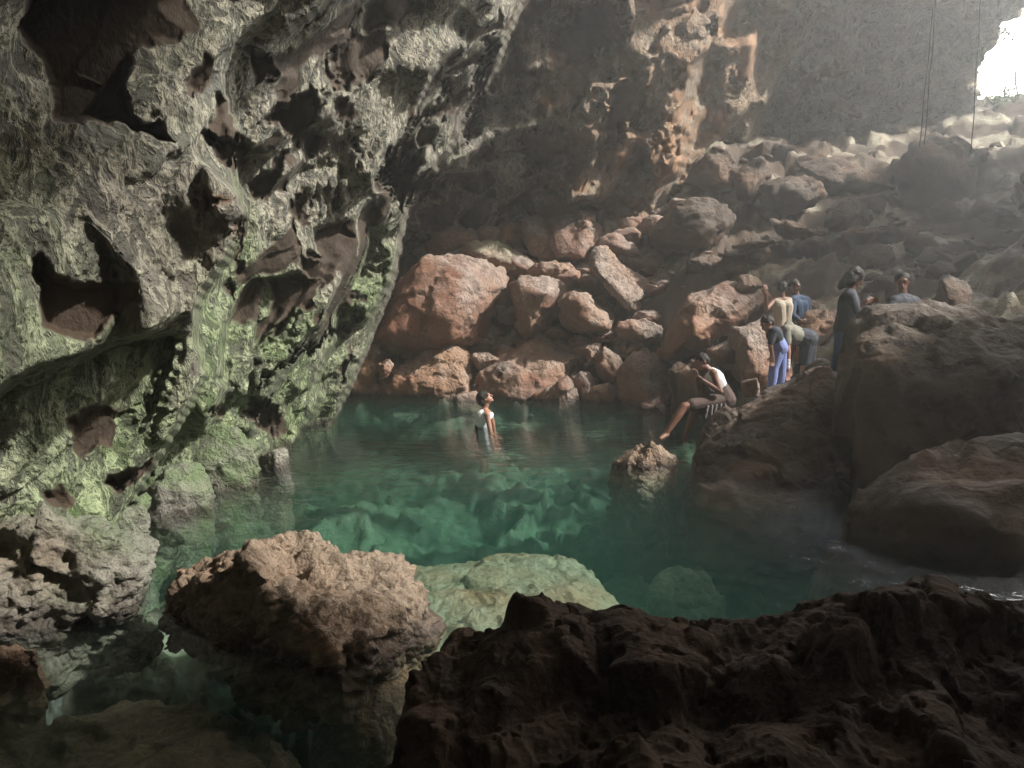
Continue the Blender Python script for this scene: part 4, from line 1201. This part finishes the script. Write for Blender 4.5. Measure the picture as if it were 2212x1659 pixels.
def build_people():
    UP = np.array([0, 0, 1.0])
    # swimmer
    d = 11.8
    hd = V3(1049, 860, d); nk = hd + np.array([-.01, 0, -.15]); pel = np.array([nk[0] - .08, d + .05, nk[2] - .52])
    J = dict(head=hd, neck=nk, pelvis=pel, shl=V3(1052, 896, d - .17), shr=V3(1060, 896, d + .17), elr=V3(1068, 935, d + .25), wrr=V3(1085, 950, d + .15),
             ell=V3(1060, 935, d - .22), wrl=V3(1080, 950, d - .1), knl=pel + np.array([.05, -.1, -.4]), anl=pel + np.array([0, -.1, -.8]), knr=pel + np.array([.1, .1, -.4]), anr=pel + np.array([.05, .1, -.8]))
    person('swimmer with bushy dark hair and white tank top standing shoulder deep in the pool', pel, J, (1, -.12, .62), (-.5, 0, .87), SKINP,
           [('tank_top', WHITE, [('chest1', .75), ('chest2', .75), ('pec1', .6), ('pec2', .6)], .012), ('shorts', DARKC, ['hip1', 'hip2', ('thighl', .6), ('thighr', .6)], .03)], BUSHY)
    # seated
    d = 10.4
    hd = V3(1516, 782, d); pel = V3(1566, 862, d)
    J = dict(head=hd, neck=V3(1534, 800, d), pelvis=pel, shl=V3(1541, 806, d - .17), shr=V3(1537, 803, d + .17),
             ell=V3(1556, 846, d - .26), wrl=V3(1519, 822, d - .2), elr=V3(1512, 838, d + .1), wrr=V3(1507, 812, d - .03),
             knl=V3(1478, 878, d - .25), anl=V3(1440, 934, d - .32), knr=V3(1500, 888, d + .12), anr=V3(1480, 945, d + .1), tol=V3(1426, 948, d - .4), tor=V3(1464, 958, d + .05))
    def sarong(root, J, B, org):
        bm = bmesh.new()
        for k in range(5):
            t = .08 + k * .14
            a = along(B['thighl'][0], J['knl'], t * .75); a = a + np.array([0, -.10, -.04]); b = a + np.array([-.02 - .01 * (k % 3), -.03, -.15 - .03 * (k % 2)])
            caps(bm, a, b, .020, .012)
        remeshed('hem_fold', bm, HEMC, root, .009, 1, org)
    person('person in white tank top and dark wrap sitting with one foot in the water', pel, J, (-.8, -.25, -.35), (-.4, 0, .9), SKIN,
           [('tank_top', WHITE, ['chest1', 'chest2', ('hip1', .6), ('hip2', .6), ('pec1', .7), ('pec2', .7)], .014),
            ('wrap_skirt', BROWNC, ['hip1', 'hip2', ('thighl', .8), ('thighr', .8)], .028)], SHORT[:], hands=[(J['wrl'], (-.7, .2, .7), (0, 1, 0), 1.2), (J['wrr'], (-.3, -.2, .9), (0, 1, 0), 1.0)], extra=sarong, W=1.15)
    # stooping in blue trousers
    d = 10.8
    pel = V3(1684, 752, d)
    J = dict(head=V3(1657, 700, d - .1), neck=V3(1668, 709, d - .05), pelvis=pel, shl=V3(1672, 716, d - .17), shr=V3(1676, 716, d + .17),
             ell=V3(1664, 746, d - .2), wrl=V3(1668, 768, d - .2), knl=V3(1671, 798, d - .1), anl=V3(1667, 838, d - .1), tol=V3(1656, 846, d - .2),
             knr=V3(1688, 797, d + .1), anr=V3(1685, 834, d + .12), tor=V3(1676, 842, d), elr=V3(1690, 745, d + .22), wrr=V3(1684, 770, d + .2))
    person('person in dark shirt and blue trousers stooping at the rock edge', V3(1672, 842, d), J, (-.75, -.3, -.5), (-.6, 0, .75), SKIN,
           [('shirt', DARKC, ['chest1', 'chest2', 'hip1', 'hip2', 'pec1', 'pec2', 'shoul1', 'shoul2', ('uarml', .8), ('uarmr', .8)], .014),
            ('trousers', DENIM, ['hip1', 'hip2', 'thighl', 'thighr', 'calf1l', 'calf2l', 'calf1r', 'calf2r'], .018),
            ('shoe', SHOE, ['footl'], .012), ('shoe', SHOE, ['footr'], .012)], SHORT, hands=[(J['wrl'], (0, 0, -1), (1, 0, 0), .4)])
    # bending double beside
    d = 11.3
    pel = V3(1746, 732, d)
    J = dict(head=V3(1686, 733, d - .2), neck=V3(1695, 717, d - .1), pelvis=pel, shl=V3(1697, 712, d - .22), shr=V3(1704, 704, d + .14),
             ell=V3(1702, 760, d - .3), wrl=V3(1701, 800, d - .3), elr=V3(1712, 752, d + .1), wrr=V3(1706, 792, d + .05),
             knl=V3(1738, 790, d - .12), anl=V3(1733, 842, d - .05), knr=V3(1750, 788, d + .12), anr=V3(1745, 840, d + .12), tol=V3(1720, 850, d - .1), tor=V3(1733, 850, d + .05))
    def cuff(root, J, B, org):
        for t in (.45, .62, .8):
            bm = bmesh.new(); a = along(J['ell'], J['wrl'], t); b = along(J['ell'], J['wrl'], t + .06)
            caps(bm, a, b, .042, .041); remeshed('bracelet', bm, PALEC, root, .009, 1, org)
    r = person('person in an olive grey top and dark shorts bending double with the arms hanging down', V3(1735, 845, d), J, (-.35, -.3, -.85), (-.8, 0, -.2), SKINP,
           [('shirt', OLIVE, ['chest1', 'chest2', ('hip1', .7), ('hip2', .7), 'pec1', 'pec2', 'shoul1', 'shoul2', ('uarml', .6), ('uarmr', .6)], .016),
            ('shorts', DARKC, ['hip1', 'hip2', ('thighl', .85), ('thighr', .85)], .022)], SHORT, hands=[(J['wrl'], (0, -.1, -1), (1, 0, 0), .4), (J['wrr'], (0, -.1, -1), (1, 0, 0), .4)], extra=cuff, W=1.18)
    # tank top, arm raised
    d = 13.0
    pel = V3(1692, 715, d)
    J = dict(head=V3(1689, 622, d), neck=V3(1690, 641, d), pelvis=pel, shl=V3(1671, 650, d - .03), shr=V3(1705, 648, d + .05), ell=V3(1656, 668, d - .2), wrl=V3(1654, 634, d - .3),
             elr=V3(1711, 680, d + .1), wrr=V3(1705, 708, d - .05), knl=V3(1684, 770, d), anl=V3(1682, 820, d + .1), knr=V3(1702, 770, d), anr=V3(1702, 820, d + .1))
    person('person in a cream tank top standing with the left arm raised', V3(1692, 822, d), J, (.25, .9, .1), (0, 0, 1), SKIN,
           [('tank_top', CREAM, ['chest1', 'chest2', 'hip1', 'hip2', ('pec1', .7), ('pec2', .7)], .016), ('shorts', DARKC, ['thighl', 'thighr'], .02)], SHORT,
           hands=[(J['wrl'], (-.1, 0, 1), (1, 0, 0), .5)])
    # blue shirt
    d = 13.2
    pel = V3(1732, 716, d)
    J = dict(head=V3(1716, 618, d), neck=V3(1722, 638, d), pelvis=pel, shl=V3(1712, 648, d - .1), shr=V3(1742, 649, d + .1), ell=V3(1712, 682, d - .2), wrl=V3(1732, 694, d - .3),
             elr=V3(1750, 684, d), wrr=V3(1736, 694, d - .2), knl=V3(1726, 770, d), anl=V3(1724, 822, d), knr=V3(1742, 770, d), anr=V3(1742, 822, d))
    def item(root, J, B, org):
        bm = bmesh.new(); caps(bm, J['wrr'] + np.array([0, -.05, .03]), J['wrr'] + np.array([.02, -.06, -.06]), .02, .02); remeshed('wristband', bm, PALEC, root, .009, 1, org)
    person('person in a navy blue shirt looking down at the hands, behind the bending bathers', V3(1734, 824, d), J, (.5, -.5, -.2), (0, 0, 1), SKIN,
           [('shirt', NAVY, ['chest1', 'chest2', 'hip1', 'hip2', 'pec1', 'pec2', 'shoul1', 'shoul2', 'uarml', 'uarmr', ('farml', .5), ('farmr', .5)], .02), ('trousers', DARKC, ['thighl', 'thighr', 'calf1l', 'calf2l', 'calf1r', 'calf2r'], .02)], SHORT,
           hands=[(J['wrl'], (1, -.1, -.1), (0, 0, 1), 1), (J['wrr'], (-.7, -.1, -.3), (0, 0, 1), 1)], extra=item)
    # dark haired person leaning on the big grey rock
    d = 9.2
    pel = V3(1822, 712, d + .1)
    J = dict(head=V3(1846, 601, d), neck=V3(1838, 626, d), pelvis=pel, shl=V3(1836, 640, d - .15), shr=V3(1834, 638, d + .18), ell=V3(1852, 672, d - .22), wrl=V3(1873, 650, d - .25),
             elr=V3(1853, 668, d + .15), wrr=V3(1874, 652, d - .05), knl=V3(1812, 765, d - .05), anl=V3(1803, 822, d + .05), knr=V3(1820, 765, d + .15), anr=V3(1812, 822, d + .2))
    person('person with long dark hair leaning over the grey rock with a phone', V3(1806, 828, d), J, (.8, -.15, -.55), (.3, 0, .95), SKIN,
           [('shirt', DARKC, ['chest1', 'chest2', 'hip1', 'hip2', 'pec1', 'pec2', 'shoul1', 'shoul2', 'uarml', 'uarmr'], .02), ('trousers', NAVY, ['thighl', 'thighr', 'calf1l', 'calf2l', 'calf1r', 'calf2r'], .02)], LONG,
           hands=[(J['wrl'], (.8, .1, .1), (0, 0, 1), 1.2), (J['wrr'], (.7, -.3, .1), (0, 0, 1), 1.2)])
    ph = bmesh.new(); bmesh.ops.create_cube(ph, size=1)
    for v_ in ph.verts: v_.co = Vector((v_.co.x * .15, v_.co.y * .012, v_.co.z * .075))
    bmesh.ops.bevel(ph, geom=ph.edges[:], offset=.004, segments=2, affect='EDGES')
    me = bpy.data.meshes.new('phone'); ph.to_mesh(me); ph.free(); me.materials.append(CHROME)
    o = link(bpy.data.objects.new('phone', me)); o.location = V3(1882, 649, d - .2); o.rotation_euler = (.9, .5, .3)
    tag(o, 'pale phone held over the massive grey rock', 'phone')
    # head behind the rock
    d = 9.3
    pel = V3(1955, 712, d)
    J = dict(head=V3(1949, 610, d), neck=V3(1950, 636, d), pelvis=pel, shl=V3(1930, 652, d - .1), shr=V3(1975, 652, d + .1), ell=V3(1920, 680, d - .2), wrl=V3(1935, 700, d - .3),
             elr=V3(1985, 690, d), wrr=V3(1975, 715, d - .2), knl=V3(1945, 770, d), anl=V3(1943, 820, d), knr=V3(1965, 770, d), anr=V3(1965, 820, d))
    person('person half hidden behind the massive grey rock, only head and shoulders showing', V3(1955, 824, d), J, (-.4, -.8, -.2), (0, 0, 1), SKIN,
           [('shirt', DARKC, ['chest1', 'chest2', 'hip1', 'hip2', 'pec1', 'pec2', 'shoul1', 'shoul2', 'uarml', 'uarmr'], .02), ('trousers', DARKC, ['thighl', 'thighr', 'calf1l', 'calf2l', 'calf1r', 'calf2r'], .02)], SHORT, hs=1.02)


build_people()


# ------------------------------------------------------------------ hanging vines and the saplings in the mouth
def tube(name, pts, r, mat, parent=None):
    bm = bmesh.new()
    for a, b in zip(pts[:-1], pts[1:]):
        rr = r if not callable(r) else r(0)
        caps(bm, a, b, rr, rr, 1)
    me = bpy.data.meshes.new(name); bm.to_mesh(me); bm.free(); me.materials.append(mat)
    o = link(bpy.data.objects.new(name, me), parent)
    return o


M_VINE = plain_mat('vine_bark', (.035, .03, .025), noise=.3)
M_LEAF = plain_mat('leaf_green', (.06, .12, .03), noise=.3)
for k, (X0, X1, Y1, d, r, lab) in enumerate([(2024, 1986, 315, 14, .010, 'thin dark hanging root, left one of the close pair below the roof'), (2027, 1997, 312, 14.2, .010, 'thin dark hanging root, right one of the close pair below the roof'),
                                             (2122, 2098, 330, 16, .011, 'lone dark hanging root in front of the cave mouth')]):
    pts = []
    for j in range(15):
        t = j / 14
        pts.append(P(X0 + (X1 - X0) * t + 1.0 * math.sin(j * 1.1 + k), -60 + (Y1 + 60) * t, d))
    o = tube('hanging_root', pts, r, M_VINE)
    tag(o, lab, 'vine', 'hanging roots below the roof')
for k, (X, Y0, Y1, d, lab) in enumerate([(2172, 236, 190, 27, 'small bare sapling silhouetted at the left of the cave mouth'), (2196, 232, 150, 27.5, 'taller thin sapling silhouetted in the middle of the cave mouth')]):
    root = bpy.data.objects.new('sapling', None); root.location = P(X, Y0, d); link(root); tag(root, lab, 'sapling')
    org = np.array(root.location)
    pts = [P(X + 3 * math.sin(j), Y0 + (Y1 - Y0) * j / 6, d) - org for j in range(7)]
    tube('trunk', pts, .035, M_VINE, root)
    bm = bmesh.new(); rg = random.Random(k)
    for j in range(60):
        c = pts[rg.randint(3, 6)] + np.array([rg.gauss(0, .18), rg.gauss(0, .18), rg.gauss(0, .15)])
        a = Vector((rg.gauss(0, 1), rg.gauss(0, 1), rg.gauss(0, 1))).normalized(); b = a.orthogonal().normalized()
        vs = [bm.verts.new(Vector(c) + a * x * .07 + b * y * .03) for x, y in ((-1, 0), (0, 1), (1, 0), (0, -1))]
        bm.faces.new(vs)
    me = bpy.data.meshes.new('leaves'); bm.to_mesh(me); bm.free(); me.materials.append(M_LEAF); link(bpy.data.objects.new('leaves', me), root)


# ------------------------------------------------------------------ haze in the cave air
def build_haze():
    m = bpy.data.materials.new('haze'); m.use_nodes = True
    t = m.node_tree; N = t.nodes; L = t.links; N.clear()
    out = N.new('ShaderNodeOutputMaterial'); pv = N.new('ShaderNodeVolumePrincipled')
    pv.inputs['Color'].default_value = (.9, .92, .9, 1); pv.inputs['Density'].default_value = HAZE; pv.inputs['Anisotropy'].default_value = .65
    L.new(pv.outputs[0], out.inputs['Volume'])
    v = np.array([(x, y, z) for z in (-5, 18) for y in (-12, 45) for x in (-16, 45)], float)
    f = np.array([(0, 2, 3, 1), (4, 5, 7, 6), (0, 1, 5, 4), (2, 6, 7, 3), (0, 4, 6, 2), (1, 3, 7, 5)])
    o = np_mesh('haze', v, f, m, smooth=False)
    tag(o, 'thin pale haze hanging in the cave air', None, None, 'stuff')


HAZE = 0.0055
if HAZE > 0:
    build_haze()

# ------------------------------------------------------------------ leafy growth round the mouth
def bush(X, Y, d, w, h, n, label, cat, name, hang=False):
    root = bpy.data.objects.new(name, None); root.location = P(X, Y, d); link(root); tag(root, label, cat)
    rg = random.Random(int(X + Y)); bm = bmesh.new(); tb = []
    for j in range(9):
        x0 = rg.uniform(-w, w) * .5; tip = np.array([x0 * 1.7, rg.uniform(-.3, .3), (-1 if hang else 1) * h * rg.uniform(.5, 1)])
        a = np.zeros(3); pts = [a + (tip - a) * t + np.array([rg.gauss(0, .04), 0, 0]) for t in (0, .35, .7, 1)]
        tb.append(pts)
        for t in np.linspace(.15, 1, n):
            c = a + (tip - a) * t + np.array([rg.gauss(0, .12), rg.gauss(0, .12), rg.gauss(0, .10)])
            u = Vector((rg.gauss(0, 1), rg.gauss(0, 1), rg.gauss(0, 1))).normalized(); b = u.orthogonal().normalized(); L_ = rg.uniform(.05, .10)
            vs = [bm.verts.new(Vector(c) + u * x * L_ + b * y * L_ * .4) for x, y in ((-1, 0), (0, 1), (1, 0), (0, -1))]
            bm.faces.new(vs)
    me = bpy.data.meshes.new('leaves'); bm.to_mesh(me); bm.free(); me.materials.append(M_LEAF); link(bpy.data.objects.new('leaves', me), root)
    bm = bmesh.new()
    for pts in tb:
        for a, b in zip(pts[:-1], pts[1:]): caps(bm, a, b, .012, .008, 1)
    me = bpy.data.meshes.new('stems'); bm.to_mesh(me); bm.free(); me.materials.append(M_VINE); link(bpy.data.objects.new('stems', me), root)


bush(2146, 226, 26, 1.0, .55, 26, 'low leafy bush on the left end of the sill of the cave mouth', 'bush', 'bush')
bush(2190, 222, 26.5, .8, .8, 26, 'taller leafy bush on the sill under the bright sky', 'bush', 'bush')
bush(2126, 100, 24.0, .7, .5, 22, 'creeper dangling from the left rim of the cave mouth', 'creeper', 'creeper', True)
bush(2172, 60, 24.0, 1.2, .5, 24, 'creeper dangling from the top rim of the cave mouth', 'creeper', 'creeper', True)
